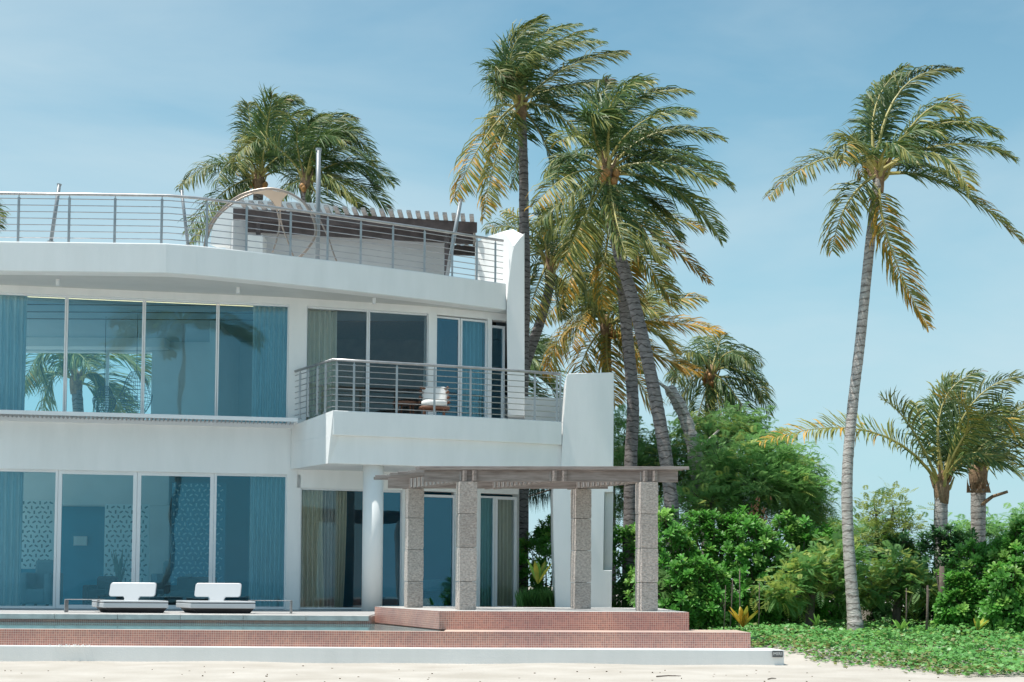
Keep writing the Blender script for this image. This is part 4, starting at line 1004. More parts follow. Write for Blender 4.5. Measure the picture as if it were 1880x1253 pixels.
palm('wide yellow green palm standing low behind the two crossing trunks', (1113, 600), 35.0,
 [((1055, 545), (998, 590), -0.4, 0.6), ((1045, 600), (1003, 690), 0.4, 0.85), ((1060, 535), (1020, 520), 0.9, 0.5), ((1100, 530), (1110, 465), 0.9, 0.4), ((1135, 525), (1180, 470), -0.8, 0.3),
  ((1170, 555), (1225, 510), 0.3, 0.3), ((1190, 560), (1290, 548), -0.4, 0.5), ((1200, 590), (1322, 608), 0.4, 0.95), ((1180, 640), (1285, 685), -0.6, 0.9), ((1150, 660), (1205, 760), 0.6, 0.8),
  ((1115, 665), (1130, 745), -0.9, 0.85), ((1075, 650), (1060, 720), -0.3, 0.8), ((1080, 570), (1050, 640), -1.0, 0.7), ((1150, 610), (1180, 680), -1.2, 0.8), ((1185, 600), (1240, 650), 0.9, 0.6), ((1090, 560), (1060, 500), 0.2, 0.4)],
 [(1118, 900), (1116, 760), (1113, 660)], 35.0, (0.14, 0.125), L=0.62, age=0.62, seed=51, fill=3, R_=2.3, coco=4)
palm('dense green drooping palm crown above the feathery trees, right of the trunks', (1306, 690), 37.0,
 [((1315, 650), (1325, 612), 0.6, 0.1), ((1345, 645), (1398, 668), -0.4, 0.15), ((1365, 685), (1413, 762), 0.2, 0.2), ((1345, 720), (1398, 805), -0.8, 0.15), ((1330, 740), (1368, 800), 0.7, 0.2),
  ((1285, 655), (1258, 650), -0.6, 0.25), ((1272, 700), (1238, 735), 0.3, 0.35), ((1290, 735), (1275, 790), -0.9, 0.4), ((1350, 665), (1405, 705), 0.8, 0.1), ((1300, 640), (1290, 620), 1.2, 0.1), ((1320, 740), (1330, 800), -1.0, 0.3), ((1370, 700), (1400, 730), -0.6, 0.2)],
 [(1300, 900), (1303, 780)], 37.0, (0.15, 0.13), L=0.62, age=0.15, seed=61, fill=4, R_=2.0, coco=8, wind=0.15, droop=0.7)
palm('left one of two palms behind the roof terrace, long frond arching left', (475, 332), 40.0,
 [((478, 235), (532, 180), 0.4, 0.1), ((462, 245), (455, 190), 0.9, 0.1), ((515, 235), (570, 205), -0.6, 0.1), ((500, 215), (548, 185), 0.8, 0.1), ((402, 300), (328, 346), -0.5, 0.3), ((412, 352), (340, 432), -0.8, 0.3),
  ((410, 380), (350, 445), 0.5, 0.25), ((450, 290), (432, 318), -1.0, 0.4), ((472, 262), (436, 258), -0.4, 0.25), ((540, 250), (600, 218), 0.7, 0.1), ((525, 280), (575, 275), -0.9, 0.1), ((490, 240), (500, 175), -0.9, 0.1), ((440, 350), (430, 420), 1.0, 0.3)],
 [(470, 760), (472, 450)], 40.0, (0.16, 0.14), L=0.66, age=0.15, seed=71, fill=4, R_=2.6, coco=6)
palm('right one of two palms behind the roof terrace, broad crown behind the mast', (563, 335), 39.0,
 [((560, 250), (600, 212), 0.4, 0.1), ((610, 238), (690, 290), -0.5, 0.1), ((625, 270), (685, 305), 0.8, 0.05), ((492, 262), (432, 290), -1.1, 0.3), ((645, 298), (722, 338), -0.3, 0.15), ((645, 335), (712, 385), 0.5, 0.1),
  ((605, 325), (655, 372), -1.2, 0.4), ((580, 240), (650, 218), 0.9, 0.05), ((520, 350), (480, 405), 0.2, 0.2), ((600, 260), (660, 240), -0.8, 0.1), ((620, 355), (680, 400), 1.0, 0.05), ((590, 370), (620, 410), -0.5, 0.2), ((545, 260), (555, 215), -0.9, 0.1), ((640, 310), (690, 350), 0.9, 0.0)],
 [(556, 760), (560, 450)], 39.0, (0.16, 0.14), L=0.66, age=0.12, seed=81, fill=4, R_=2.6, coco=5)
palm('short young palm with yellow stalks, one long frond reaching left past the tall trunk', (1729, 893), 26.9,
 [((1595, 792), (1396, 812), -0.3, 0.6), ((1672, 785), (1618, 733), -0.7, 0.3), ((1722, 770), (1745, 690), 0.8, 0.1), ((1730, 745), (1800, 682), 0.4, 0.1), ((1778, 770), (1722, 732), -1.3, 0.6),
  ((1782, 745), (1885, 690), -0.2, 0.2), ((1805, 800), (1890, 760), 0.8, 0.15), ((1795, 838), (1905, 850), -0.6, 0.4), ((1745, 790), (1760, 715), 1.2, 0.1), ((1800, 770), (1880, 800), -1.4, 0.5), ((1700, 800), (1680, 740), 1.3, 0.1), ((1780, 800), (1840, 745), 0.5, 0.1)],
 [(1728, 1070), (1727, 960)], 26.9, (0.135, 0.118), L=0.44, age=0.2, seed=91, fill=1, R_=1.9, dens=1.4, wind=0.25, droop=0.35)
palm('palm with pale ragged trunk and cut stalk at the right edge', (1796, 868), 29.0,
 [((1800, 790), (1770, 760), 0.4, 0.3), ((1830, 800), (1880, 740), 0.8, 0.3), ((1845, 830), (1905, 800), -0.6, 0.4), ((1835, 850), (1890, 880), 0.3, 0.5), ((1780, 820), (1750, 800), -0.7, 0.4), ((1810, 800), (1850, 720), -0.9, 0.3), ((1770, 850), (1745, 870), 0.8, 0.4)],
 [(1794, 1050), (1796, 960)], 29.0, (0.145, 0.15), L=0.5, age=0.4, seed=101, fill=1, R_=1.9, dens=1.4)
palm('palm seen through the upper window glass behind the villa', (140, 700), 36.0,
 [((85, 645), (42, 715), -0.4, 0.4), ((100, 690), (75, 765), 0.5, 0.5), ((185, 690), (225, 765), -0.6, 0.4), ((205, 645), (275, 700), 0.4, 0.4), ((150, 640), (180, 610), 0.9, 0.3), ((110, 650), (90, 620), -0.8, 0.3), ((170, 700), (190, 770), 0.8, 0.3), ((60, 690), (20, 760), 0.8, 0.3), ((190, 720), (240, 760), 0.2, 0.3)],
 [(150, 900), (145, 780)], 36.0, (0.15, 0.13), L=0.75, age=0.35, seed=111, fill=3, R_=2.2)
palm('palm whose frond tips enter at the left edge beside the roof railing', (-115, 385), 38.0,
 [((-50, 370), (0, 400), -0.3, 0.2), ((-50, 385), (-4, 418), 0.4, 0.2), ((-60, 350), (-15, 378), 0.8, 0.2), ((-110, 350), (-150, 380), 0.2, 0.2), ((-60, 330), (-40, 290), 0.3, 0.2)],
 [(-80, 700), (-72, 480)], 38.0, (0.15, 0.13), L=0.6, age=0.2, seed=121, fill=3)
palm('low palm glimpsed between the fin wall and the balcony end wall', (945, 690), 40.0,
 [((975, 650), (1003, 630), 0.4, 0.1), ((985, 675), (1018, 700), -0.4, 0.2), ((975, 710), (1005, 745), 0.6, 0.1), ((965, 655), (975, 605), -0.5, 0.1), ((985, 690), (1030, 735), 0.8, 0.1), ((960, 720), (975, 770), -0.6, 0.2), ((915, 660), (880, 680), 0, 0.2)],
 [(940, 900), (943, 780)], 40.0, (0.15, 0.13), L=0.7, age=0.1, seed=131, fill=3, R_=2.0)
# palms on the beach side, seen only in the window reflections
palm('palm on the beach behind the camera, mirrored in the upper windows', (-60, 395), 1.0, [], None, fill=0, seed=5) if False else None
for i, (x, y, h) in enumerate(((-12.5, -5.0, 11.6), (-1.6, -7.0, 12.4))):
    rnd = random.Random(200+i)
    t = thing('coconut_palm', ['left palm on the beach side, mirrored in the long upper window', 'right palm on the beach side, mirrored in the balcony window'][i], 'palm tree', (x, y, 0), 'coconut palms around the villa')
    MB().tube([(x+0.5*math.sin(k/12*2), y, h*k/12-0.3) for k in range(13)], [0.16-0.005*k for k in range(13)], 10).build('trunk', bark, t, smooth=True)
    c = Vector((x+0.5*math.sin(2), y, h-0.3))
    for k in range(18):
        az = k*2.4; el = 1.2-1.5*(k/18)
        d = Vector((math.cos(az)*math.cos(el), math.sin(az)*math.cos(el), math.sin(el))); l = 4.0
        frond(t, c, c+d*l*0.5, c+d*l*0.85+Vector((0.4, 0, -0.9)), 0.7, 0.35, rnd, 0.3, 0.6)
# old leaning trunk
t = thing('old_palm_trunk', 'thick dark gnarled leaning trunk between the palms and the feathery trees', 'tree trunk', P(1290, 900, 31))
tp = trunkpts([(1292, 960), (1282, 870), (1268, 800), (1250, 750), (1228, 712)], 31, 31.5)
MB().tube(tp, [0.19*(1+R.uniform(-0.12, 0.12))*(1-0.35*i/len(tp)) for i in range(len(tp))], 10).build('trunk', bark, t, smooth=True)
for (a, b) in (((1262, 780), (1240, 730)), ((1275, 830), (1320, 790)), ((1235, 725), (1205, 700))):
    MB().tube([P(*a, 31.3), P((a[0]+b[0])/2+3, (a[1]+b[1])/2, 31.2), P(*b, 31.1)], [0.06, 0.045, 0.02], 7).build('broken_limb', bark, t)
# ragged stalks on the right edge palm trunk
rt_ = thing('cut_palm_stalk', 'bare cut palm stalk sticking out right of the pale ragged trunk', 'stalk', P(1800, 925, 28.9))
MB().tube([P(1800, 928, 28.9), P(1822, 912, 28.85), P(1850, 903, 28.8)], [0.05, 0.035, 0.03], 7).build('stalk', fibre, rt_)
for i in range(12):
    x = 1775+i*3.6; MB().slab([P(x, 905, 28.75), P(x+5, 905, 28.75), P(x+R.uniform(-12, 14), 905-R.uniform(12, 34), 28.7)], (0, 0.02, 0)).build('sheath_strip', fibre, rt_)
# ================================================================== SHRUBS, TREES, GROUND COVER
def gz(x, y): return gheight(x, y)
NG = [leafmat('naupaka_leaf', (0.07, 0.255, 0.035), (0.145, 0.38, 0.06), 0.45, 0.38, 5)]
NG2 = leafmat('naupaka_leaf_light', (0.18, 0.38, 0.06), (0.26, 0.46, 0.10), 0.45, 0.35, 5)
NG3 = leafmat('round_leaf_green', (0.05, 0.15, 0.045), (0.09, 0.22, 0.07), 0.4, 0.2, 5)
FE = leafmat('feathery_leaf', (0.14, 0.33, 0.09), (0.27, 0.45, 0.15), 0.5, 0.5, 1.2)
FE2 = leafmat('feathery_leaf_yellow', (0.32, 0.42, 0.09), (0.45, 0.52, 0.14), 0.5, 0.45, 2)
GC = [leafmat('ground_leaf', (0.07, 0.24, 0.045), (0.17, 0.38, 0.10), 0.42, 0.2, 4), leafmat('ground_leaf_olive', (0.17, 0.20, 0.055), (0.25, 0.26, 0.09), 0.4, 0.25, 3), NG2]
stem = mat('grey_stem', (0.13, 0.10, 0.08), 0.9, 0.3, 8, 0.5, 30)
CAS = leafmat('casuarina_needles', (0.02, 0.055, 0.04), (0.035, 0.08, 0.055), 0.6, 0.1, 3)
def leafv(q, d, n, l, w, mb, mi=0, bend=0.15):
    """obovate leaf from q along d, face normal n"""
    s_ = d.cross(n).normalized(); n = s_.cross(d).normalized()
    a = q+d*l*0.5-n*bend*l*0.3; b = q+d*l*0.85-n*bend*l*0.9; c = q+d*l-n*bend*l*1.3
    mb.add([q, a+s_*w*0.36+n*w*.12, a-s_*w*0.36+n*w*.12, b+s_*w*0.5+n*w*.12, b-s_*w*0.5+n*w*.12, c, a, b],
           [(0, 1, 6), (0, 6, 2), (1, 3, 7, 6), (6, 7, 4, 2), (3, 5, 7), (7, 5, 4)], mi)
ros = []
for v in range(4):
    r = random.Random(300+v); mb = MB()
    for k in range(15):
        az = k*2.4+r.uniform(-.2, .2); el = 0.15+1.15*(k/15)+r.uniform(-.1, .1)
        d = Vector((math.cos(az)*math.cos(el), math.sin(az)*math.cos(el), math.sin(el)))
        n = Vector((-math.cos(az)*math.sin(el), -math.sin(az)*math.sin(el), math.cos(el)))
        leafv(Vector((0, 0, 0.01*k/3)), d, n, r.uniform(0.12, 0.17), r.uniform(0.055, 0.075), mb, 0, 0.25)
    mb.tube([(0, 0, -0.14), (0, 0, 0.03)], [0.008, 0.011], 5, 1)
    me = bpy.data.meshes.new('leaf_rosette'); me.from_pydata(mb.v, [], mb.f); me.polygons.foreach_set('material_index', mb.m); ros.append(me)
rosm = []
for v, base in enumerate(ros):
    for m in (NG[0], NG2, NG3):
        c = base.copy(); c.materials.append(m); c.materials.append(stem); rosm.append(c)
def outl(d, rr):
    return 1+0.16*math.sin(d.x*4+rr)+0.13*math.sin(d.y*5+rr*2)+0.10*math.sin(d.z*7+rr*3)
def naupaka(px, ytop, D, hwpx, lab, n=210, mixl=0.3, round_=False, zb=None):
    hw = 1.15*hwpx/FPX*D; n = min(300, int(n*1.6)); top = P(px, ytop, D).z; x = P(px, 1050, D).x; zb = gz(x, D)
    h = top-zb; rnd = random.Random(int(px*7+ytop))
    t = thing('leafy_shrub', lab, 'shrub', (x, D, zb), 'leafy green shrubs along the garden edge')
    c = Vector((x, D, zb+h*0.42))
    for k in range(5):
        a = rnd.uniform(0, 6.28); MB().tube([(x+rnd.uniform(-.15, .15)*hw, D+rnd.uniform(-.1, .1), zb-0.05), (x+0.3*hw*math.cos(a), D-0.15+0.25*hw*math.sin(a), zb+h*0.35), (x+0.65*hw*math.cos(a), D+0.4*hw*math.sin(a), zb+h*0.65)], [0.028, 0.02, 0.01], 6).build('stem', stem, t)
    placed = 0; fill = MB()
    while placed < n:
        a = rnd.uniform(-math.pi, math.pi); e = rnd.uniform(-0.75, 1.45)
        d = Vector((math.cos(a)*math.cos(e), math.sin(a)*math.cos(e), math.sin(e)))
        if d.y > 0.35 and rnd.random() < 0.85: continue
        s_ = outl(d, px)*rnd.uniform(0.78, 1.04)
        q = c+Vector((d.x*hw*s_, d.y*hw*0.85*s_, d.z*h*(0.58 if d.z > 0 else 0.45)*s_))
        if q.z < zb+0.08: continue
        k = 1 if rnd.random() < mixl*(0.4+0.6*(math.sin(q.x*3+q.z*4+px) > 0.2)) else 0
        me = rosm[rnd.randrange(4)*3+(2 if round_ and k == 0 else k)]
        o = bpy.data.objects.new('leaf_rosette', me); link(o, t); o.location = q-WL[t.name]
        nrm = (d*0.8+Vector((rnd.gauss(0, .3), rnd.gauss(0, .3)-0.15, 0.7))).normalized()
        o.rotation_euler = nrm.to_track_quat('Z', 'Y').to_euler(); o.rotation_euler.rotate_axis('Z', rnd.uniform(0, 6))
        sc = rnd.uniform(0.5, 1.0)*(0.9 if round_ else 1); o.scale = (sc, sc, sc); placed += 1
    for i in range(int(2300*max(0.6, hw))):
        d = Vector((rnd.gauss(0, 1), rnd.gauss(0, 1), rnd.gauss(0, 1))).normalized(); s_ = outl(d, px)*rnd.uniform(0.35, 1.0)
        q = c+Vector((d.x*hw*s_, d.y*hw*0.85*s_, d.z*h*(0.58 if d.z > 0 else 0.45)*s_))
        if q.z < zb: q.z = zb+rnd.random()*0.1
        dd = (d+Vector((rnd.gauss(0, .6), rnd.gauss(0, .6), rnd.gauss(0, .6)))).normalized()
        leafv(q, dd, Vector((rnd.gauss(0, .4), rnd.gauss(0, .4), 1)).normalized(), rnd.uniform(0.07, 0.12), rnd.uniform(.035, .055), fill, 0)
    o = fill.build('foliage', NG3 if round_ else NG[0], t); o['kind'] = 'stuff'
    return t
def spray(q, d, l, mb, rnd, mi=0, pairs=7, w=0.016, droop=0.25):
    s_ = d.cross(Vector((0, 0, 1)));
    if s_.length < 0.1: s_ = Vector((1, 0, 0))
    s_.normalize(); s_ = (s_+Vector((0, 0, rnd.uniform(-.5, .5)))).normalized()
    for k in range(pairs):
        f_ = (k+1)/pairs; b = q+d*l*f_+Vector((0, 0, -droop*l*f_*f_))
        ll = l*0.42*math.sin(math.pi*(0.2+0.72*f_))
        for sd in (-1, 1):
            tp = b+(s_*sd*0.85+d*0.5).normalized()*ll+Vector((0, 0, -0.12*ll))
            u = (d*w)
            mb.add([b, (b+tp)*0.5+u, tp, (b+tp)*0.5-u], [(0, 1, 2, 3)], mi)
def feathery(name, lab, cat, blobs, mats, n, l=0.30, trunk=None, seed=1, group=None, w=0.012, pairs=8, droop=0.3, yel=0.15, clump=9, loc=None, cr=0.30):
    rnd = random.Random(seed); mb = MB()
    b0 = blobs[0]; base = loc or Vector((P(b0[0], b0[1], b0[2]).x, b0[2], gz(P(b0[0], b0[1], b0[2]).x, b0[2])))
    t = thing(name, lab, cat, base, group)
    tot = sum(b[3]*b[4] for b in blobs); br = MB()
    br.tube([base+Vector((0, 0, -0.1)), base+Vector((0.1, 0, 0.8)), P(b0[0], b0[1], b0[2])], [0.09, 0.07, 0.03], 7)
    for (px, py, D, hw, hh) in blobs:
        c = P(px, py, D); rx = hw/FPX*D; rz = hh/FPX*D
        br.tube([base+Vector((0.05, 0, 0.7)), (base+c)*0.5+Vector((0, 0, 0.3)), c+Vector((0, 0, rz*0.3))], [0.06, 0.04, 0.015], 6)
        k = int(n*hw*hh/tot/clump)
        for i in range(k):
            d = Vector((rnd.gauss(0, 1), rnd.gauss(0, 1), rnd.gauss(0, 1))).normalized()*(rnd.random()**0.45)
            s_ = 1+0.2*math.sin(d.x*6+px)+0.15*math.sin(d.z*8+py)
            cc = c+Vector((d.x*rx*s_, d.y*rx*0.8*s_, d.z*rz*s_))
            if cc.z < base.z: continue
            if i % 3 == 0: br.tube([c+(cc-c)*0.25, cc], [0.014, 0.004], 4)
            od = (cc-c).normalized() if (cc-c).length > 0.01 else Vector((0, 0, 1))
            ym = rnd.random() < yel
            for j in range(clump):
                q = cc+Vector((rnd.gauss(0, cr*.5), rnd.gauss(0, cr*.5), rnd.gauss(0, cr*.4)))
                dd = (od*0.7+Vector((rnd.gauss(0.15, .6), rnd.gauss(0, .6), rnd.gauss(0.1, .5)))).normalized()
                spray(q, dd, l*rnd.uniform(0.7, 1.25), mb, rnd, 1 if ym and rnd.random() < 0.7 else 0, pairs, w, droop)
    br.build('branches' if cat != 'shrub' else 'stem', stem, t)
    o = mb.build('crown', mats, t); o['kind'] = 'stuff'
    return t
# far feathery trees
feathery('feathery_tree', 'largest feathery green tree behind the leafy shrubs, centre of the garden', 'tree', [(1385, 900, 30.5, 88, 75), (1330, 870, 30.8, 70, 60), (1400, 845, 31, 50, 40), (1450, 900, 30.5, 45, 55), (1300, 930, 30, 60, 45)], [FE, FE2], 4600, 0.27, seed=1, yel=0.12)
feathery('feathery_tree', 'feathery tree right behind the two crossing palm trunks', 'tree', [(1180, 850, 32, 50, 55), (1160, 900, 31.5, 45, 60), (1225, 830, 32.5, 45, 50), (1145, 810, 33, 25, 45)], [FE, FE2], 2300, 0.30, seed=2, yel=0.1)
feathery('feathery_tree', 'pale feathery tree with drooping tips at the right of the tree group', 'tree', [(1470, 880, 31.5, 36, 45), (1478, 930, 31, 34, 45), (1440, 850, 32, 36, 30), (1505, 915, 31, 14, 22), (1425, 815, 32.5, 16, 20)], [FE, FE2], 1500, 0.34, seed=3, droop=0.7, yel=0.2)
feathery('feathery_tree', 'loose light green feathery tree growing up around the gnarled trunk', 'tree', [(1300, 800, 32.5, 45, 45), (1350, 800, 33, 45, 35), (1390, 800, 33, 35, 25), (1250, 870, 31.8, 40, 50)], [FE, FE2], 1500, 0.32, seed=4, yel=0.25, droop=0.5)
feathery('feathery_tree', 'distant low feathery tree showing left of the tall palm trunk', 'tree', [(1530, 985, 34, 50, 24), (1590, 990, 34, 45, 22)], [FE, FE2], 800, 0.3, seed=5)
feathery('bamboo_sapling', 'slender light sapling with fine leaves right of the tall palm trunk', 'sapling', [(1608, 950, 27.5, 18, 40), (1640, 945, 27.5, 20, 45), (1665, 965, 27.3, 22, 30), (1625, 985, 27.3, 40, 25)], [FE2, FE], 620, 0.22, seed=6, yel=0.3, pairs=5, w=0.014, clump=6)
feathery('feathery_tree', 'dim low feathery growth on the horizon at the far right', 'tree', [(1830, 975, 33, 40, 20), (1880, 960, 33, 30, 25), (1760, 985, 33, 40, 20)], [FE, NG3], 800, 0.3, seed=7)
# leafy shrubs
naupaka(1005, 945, 31.0, 62, 'leafy shrub seen between the last ground floor window and the blade wall', 170)
naupaka(1168, 940, 29.2, 48, 'leafy shrub between the blade wall and the right front pergola pillar', 190)
naupaka(1228, 958, 25.8, 66, 'leafy shrub at the foot of the curved leaning palm trunk', 210)
naupaka(1305, 960, 26.2, 72, 'tall leafy shrub under the largest feathery tree', 230)
naupaka(1385, 968, 26.0, 70, 'leafy shrub with bare stems showing above the yellow plant', 220, 0.25)
naupaka(1462, 968, 26.4, 66, 'leafy shrub just left of the tall palm trunk', 200, 0.4)
naupaka(1530, 985, 27.2, 55, 'leafy shrub hidden partly behind the tall palm trunk', 150, 0.3)
naupaka(1655, 1000, 27.0, 62, 'darker leafy shrub below the slender sapling', 190, 0.25, True)
naupaka(1745, 985, 26.2, 58, 'round leaved dark shrub at the foot of the short young palm', 200, 0.15, True)
naupaka(1815, 985, 25.0, 62, 'bright leafy shrub below the pale ragged palm trunk', 220, 0.45)
naupaka(1880, 975, 24.4, 62, 'bright leafy shrub at the right edge of the garden', 220, 0.45)
naupaka(1850, 1055, 23.4, 48, 'low bright leafy shrub in front at the right edge', 130, 0.4)
naupaka(1770, 1070, 23.8, 36, 'low leafy shrub in front of the dark bare stems', 90, 0.3)
naupaka(1280, 1040, 24.6, 50, 'low leafy shrub behind the end of the tiled platform step', 130, 0.3)
naupaka(1940, 985, 24.0, 70, 'leafy shrub cut off by the right picture edge', 100, 0.4)
feathery('feathery_shrub', 'yellow green feathery shrub spreading left of the tall palm trunk base', 'shrub', [(1480, 1060, 24.6, 45, 40), (1530, 1040, 24.8, 40, 45), (1440, 1085, 24.3, 40, 26), (1555, 1080, 24.5, 22, 30)], [FE, FE2], 1300, 0.20, seed=8, yel=0.45, clump=7, w=0.012, cr=0.22)
feathery('feathery_shrub', 'yellow green feathery shrub right of the tall palm trunk base', 'shrub', [(1640, 1050, 25.0, 50, 36), (1600, 1085, 24.7, 30, 30), (1690, 1080, 24.8, 40, 28)], [FE, FE2], 1100, 0.20, seed=9, yel=0.5, clump=7, w=0.012, cr=0.22)
feathery('feathery_shrub', 'dark fern like shrub at the foot of the rightmost pergola pillar', 'shrub', [(1158, 1080, 28.6, 24, 34), (1215, 1090, 24.8, 34, 26)], [FE, NG3], 600, 0.2, seed=10, yel=0.3, clump=7, w=0.012, cr=0.2)
# casuarina behind
rnd = random.Random(12)
t = thing('casuarina_tree', 'dark drooping needle tree glimpsed past the corner of the ground floor', 'tree', P(985, 1060, 36))
mb = MB(); br = MB(); br.tube([P(1100, 1060, 36), P(1100, 900, 36), P(1090, 800, 36)], [0.14, 0.1, 0.05], 7)
for k in range(8):
    a = P(1100, 900-k*14, 36); b = P(930+k*4, 925-k*9, 36+rnd.uniform(-1, 1)); br.tube([a, (a+b)*0.5+Vector((0, 0, 0.2)), b], [0.04, 0.025, 0.01], 5)
    for i in range(260):
        f_ = rnd.random(); q = a+(b-a)*f_+Vector((0, rnd.gauss(0, .3), 0.2*4*f_*(1-f_)*0.5)); l = rnd.uniform(0.2, 0.5)
        tp = q+Vector((rnd.gauss(0.03, .05), rnd.gauss(0, .05), -l)); mb.add([q, q+Vector((0.014, 0, 0)), tp], [(0, 1, 2)])
br.build('branches', stem, t); o = mb.build('crown', CAS, t); o['kind'] = 'stuff'
# ground cover
YB_ = [(1255, 1199), (1380, 1200), (1440, 1202), (1500, 1211), (1600, 1217), (1700, 1226), (1800, 1237), (1880, 1247), (2050, 1268)]
def yb(px):
    for (a, ya), (b, yb_) in zip(YB_, YB_[1:]):
        if px <= b: return ya+(yb_-ya)*(px-a)/(b-a)
    return YB_[-1][1]
rnd = random.Random(77); mb = MB()
N_ = 0
while N_ < 30000:
    px = rnd.uniform(1262, 2050); D = 16.5+rnd.random()*9.5
    e = PZ(px, yb(px), 0.06)
    edge = D-e.y+0.12*math.sin(px*0.11)+0.08*math.sin(px*0.37)
    if edge < -0.45 or rnd.random() > (0.05 if edge < 0 else min(1, 0.30+edge*1.8)): continue
    if px < 1383 and D < 20.38: continue
    if px < 1445 and D < 20.35 and px > 1383 and D < 19.6: continue
    q = P(px, 1100, D); g = gz(q.x, D)
    hum = 0.5+0.5*math.sin(q.x*2.3+1)*math.sin(D*2.1)+0.3*math.sin(q.x*7)*math.sin(D*6)
    hgt = (0.05+0.13*max(0, hum)+0.02*max(0, D-20))*max(0.08, min(1, edge*1.5+0.15))
    q.z = g+hgt*(rnd.random()**0.45)+0.01
    az = rnd.uniform(0, 6.28); d = Vector((math.cos(az), math.sin(az), rnd.uniform(-0.1, 0.6))).normalized()
    n = Vector((rnd.gauss(0, .45), rnd.gauss(-0.2, .45), 1)).normalized()
    mi = 1 if rnd.random() < (0.42 if edge < 1.0 else 0.08) else (2 if rnd.random() < 0.10 else 0)
    s_ = d.cross(n).normalized(); l = rnd.uniform(0.04, 0.085); w_ = l*rnd.uniform(0.75, 1.0)
    m_ = q+d*l*0.5+n*0.006
    mb.add([q, m_+s_*w_*0.5-n*.008, q+d*l, m_-s_*w_*0.5-n*.008], [(0, 1, 2), (0, 2, 3)], mi); N_ += 1
tag(mb.build('creeping_ground_cover', GC), 'low creeping green leaves covering the ground between sand and shrubs', 'ground cover', kind='stuff')
# grass tuft area behind the corner
mb = MB(); rnd = random.Random(78)
for i in range(2600):
    q = P(rnd.uniform(956, 1024), 1100, rnd.uniform(27.6, 29.4)); q.z = 0.3+rnd.random()*0.1
    h = rnd.uniform(0.15, 0.65); a = rnd.uniform(-0.16, 0.2)
    mb.add([q, q+Vector((0.012, 0, 0)), q+Vector((a*0.5+0.01, rnd.gauss(0, .05), h*0.6)), q+Vector((a, rnd.gauss(0, .1), h))], [(0, 1, 2), (0, 2, 3)])
tag(mb.build('tall_grass', FE), 'patch of tall fine grass between the house corner and the blade wall', 'grass', kind='stuff')
tag(MB().prism([P2(925, 1100, 28.7), P2(930, 1100, 26.0), P2(1400, 1100, 24.2), P2(1400, 1100, 32), (0.1, 33)], 0.0, 0.26).build('garden_soil', mat('dark_soil', (0.10, 0.075, 0.05), 1, 0.3, 4, 0.5, 20)), kind='structure')
sm = MB(); sx2 = [0.05+0.6*i for i in range(50)]; sy2 = [21.5+0.8*j for j in range(40)]
for y in sy2:
    for x in sx2: sm.v.append((x+ (1.6 if y < 23.8 and x < 3 else 0)*0, y, gheight(x, y)+0.03 if x > 3.2 or y > 23.8 else gheight(x, y)-0.03))
for j in range(39):
    for i in range(49): sm.f.append((j*50+i, j*50+i+1, (j+1)*50+i+1, (j+1)*50+i)); sm.m.append(0)
tag(sm.build('leaf_litter_ground', bpy.data.materials['dark_soil']), kind='structure')
# specimen plants
def spiky(px, py, D, n, h, w_, ms, lab, name='broad_leaf_plant', z=None, spread=0.45):
    q = P(px, py, D); rnd = random.Random(px)
    t = thing(name, lab, 'plant', q)
    for k in range(n):
        az = k*2.4+rnd.uniform(-.2, .2); el = math.radians(rnd.uniform(48, 85)); l = h*rnd.uniform(0.7, 1.05)
        d = Vector((math.cos(az)*math.cos(el)*1.0, math.sin(az)*math.cos(el), math.sin(el))).normalized()
        s_ = Vector((-math.sin(az), math.cos(az), 0))
        if abs(s_.x) < 0.5: s_ = (s_+Vector((0.7, 0, 0))).normalized()
        mb = MB(); P_ = []
        for j, (f_, ww) in enumerate(((0, .35), (.3, .85), (.6, 1), (.85, .6), (1, .04))):
            c = q+d*l*f_+Vector((d.x, d.y, 0))*0.25*l*f_*f_; nn = d.cross(s_)*0.25*w_*ww
            P_.append((c+s_*w_*ww*.5, c+nn, c-s_*w_*ww*.5))
        vs = [v for tr3 in P_ for v in tr3]; fs = []
        for j in range(4): fs += [(3*j, 3*j+1, 3*j+4, 3*j+3), (3*j+1, 3*j+2, 3*j+5, 3*j+4)]
        mb.add(vs, fs); mb.build('leaf', ms[k % len(ms)], t)
ylw = leafmat('golden_leaf', (0.55, 0.33, 0.03), (0.70, 0.50, 0.06), 0.4, 0.3, 7)
ygr = leafmat('golden_green_leaf', (0.30, 0.34, 0.05), (0.55, 0.45, 0.06), 0.4, 0.3, 7)
spiky(1364, 1152, 21.3, 11, 0.36, 0.085, [ylw, ylw, ygr], 'golden yellow broad leaved plant in the ground cover beside the steps')
spiky(988, 1072, 27.0, 8, 0.5, 0.10, [NG2, ygr], 'light green agave like plant near the blade wall')
spiky(1500, 1150, 21.8, 5, 0.2, 0.05, [NG2], 'small light green seedling in the ground cover by the palm base', 'seedling')
spiky(1655, 1160, 21.6, 6, 0.24, 0.07, [NG2], 'bright green seedling in the middle of the ground cover', 'seedling')
spiky(1795, 1158, 21.0, 6, 0.24, 0.07, [NG2, ygr], 'yellow green seedling at the right of the ground cover', 'seedling')
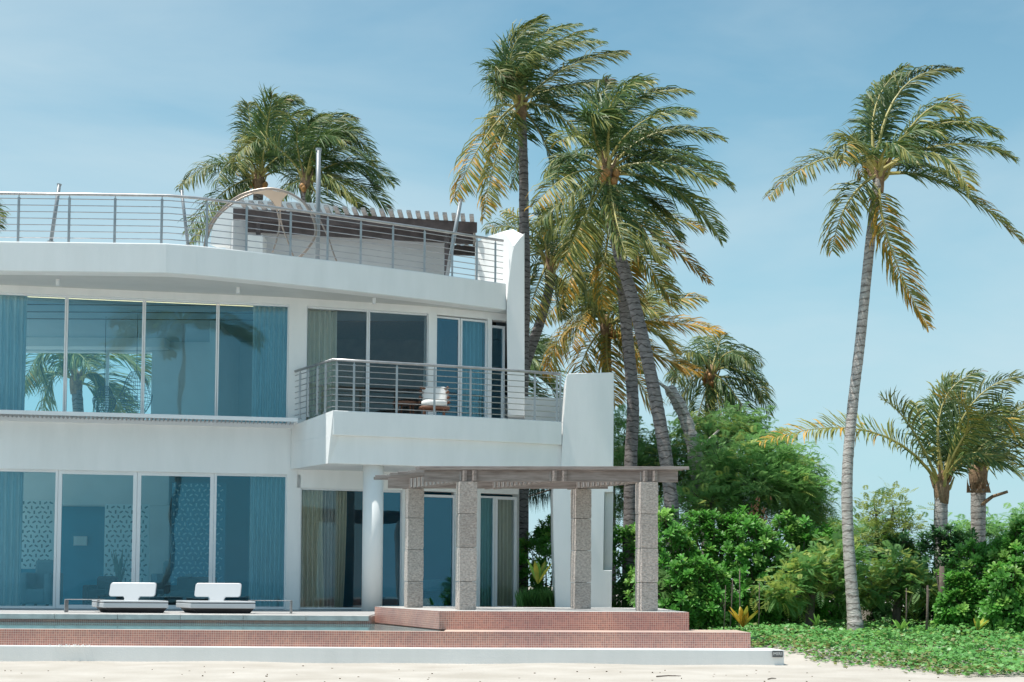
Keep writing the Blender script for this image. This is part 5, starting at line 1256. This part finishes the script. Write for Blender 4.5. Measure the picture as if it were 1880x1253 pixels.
# bare stems
for (x0, y0, x1, y1, D, r, lab) in ((1356, 1122, 1358, 1045, 23.4, .012, 'straight bare stem rising behind the golden plant'), (1391, 1112, 1394, 1070, 23.5, .010, 'shorter bare stem right of the golden plant'),
   (1327, 1118, 1332, 1075, 23.6, .009, 'thin bare stem left of the golden plant'), (1338, 1115, 1345, 1062, 23.7, .010, 'thin forked bare stem above the golden plant'), (1699, 1145, 1703, 1075, 23.0, .022, 'dark bare stem in front of the feathery shrub, right of the tall palm'),
   (1661, 1122, 1664, 1080, 23.4, .012, 'thin reddish bare stem between the tall palm and the dark stem'), (1727, 1128, 1729, 1040, 24.2, .06, 'thick dark trunk under the round leaved shrub')):
    a = P(x0, y0, D); b = P(x1, y1, D); a.z = gz(a.x, a.y)-0.02
    t = thing('bare_stem', lab, 'stem', a)
    MB().tube([a, (a+b)*0.5+Vector((0.012, 0, 0)), b], [r, r*0.9, r*0.7], 7).build('stalk', stem, t, smooth=True)
    MB().tube([(a+b)*0.5+Vector((0.012, 0, 0)), b+Vector((R.uniform(-.12, .12), 0.05, -0.1))], [r*0.5, r*0.2], 5).build('twig', stem, t)
# dry orange leaves in the big feathery tree
mb = MB()
for i in range(90):
    q = P(R.gauss(1388, 10), R.gauss(945, 14), 28.8+R.random()*0.4); d = Vector((R.gauss(0, .5), -0.3, -0.8)).normalized()
    leafv(q, d, Vector((0, -1, .3)).normalized(), 0.10, 0.035, mb)
tag(mb.build('dry_leaves', mat('dry_orange_leaf', (0.40, 0.16, 0.07), 0.7, 0.2)), 'cluster of dry orange leaves hanging in the largest feathery tree', 'leaves', kind='stuff')
# beach litter
mb = MB()
for i in range(70):
    px = R.uniform(-20, 1900); py = R.uniform(1222, 1256); q = PZ(px, py, 0.0); q.z = gv(q.x, q.y)
    l = R.uniform(0.004, 0.012); a = R.random()*3.14
    mb.box((q.x-l, q.y-l*0.6, q.z-0.004), (q.x+l, q.y+l*0.6, q.z+R.uniform(0.004, 0.012)))
tag(mb.build('beach_debris', mat('debris', (0.22, 0.16, 0.11), 0.9, 0.3)), 'small bits of shell and bark scattered over the sand', 'debris', kind='stuff')
for (x0, x1, py, lab) in ((925, 965, 1214, 'thin dark twig on the sand close to the plinth'), (1205, 1250, 1244, 'longer dark twig lying on the sand near the bottom edge'), (1410, 1425, 1249, 'tiny twig on the sand below the name plaque')):
    a = PZ(x0, py+1, 0.0); b = PZ(x1, py, 0.0); a.z = gv(a.x, a.y)+0.008; b.z = gv(b.x, b.y)+0.01
    t = thing('twig', lab, 'twig', a)
    MB().tube([a, (a+b)*0.5+Vector((0, 0.01, 0.006)), b], [0.008, 0.007, 0.004], 5).build('stick', stem, t)
    MB().tube([(a+b)*0.5+Vector((0, 0.01, 0.006)), a+(b-a)*0.8+Vector((0, 0.04, 0.005))], [0.004, 0.002], 5).build('side_shoot', stem, t)
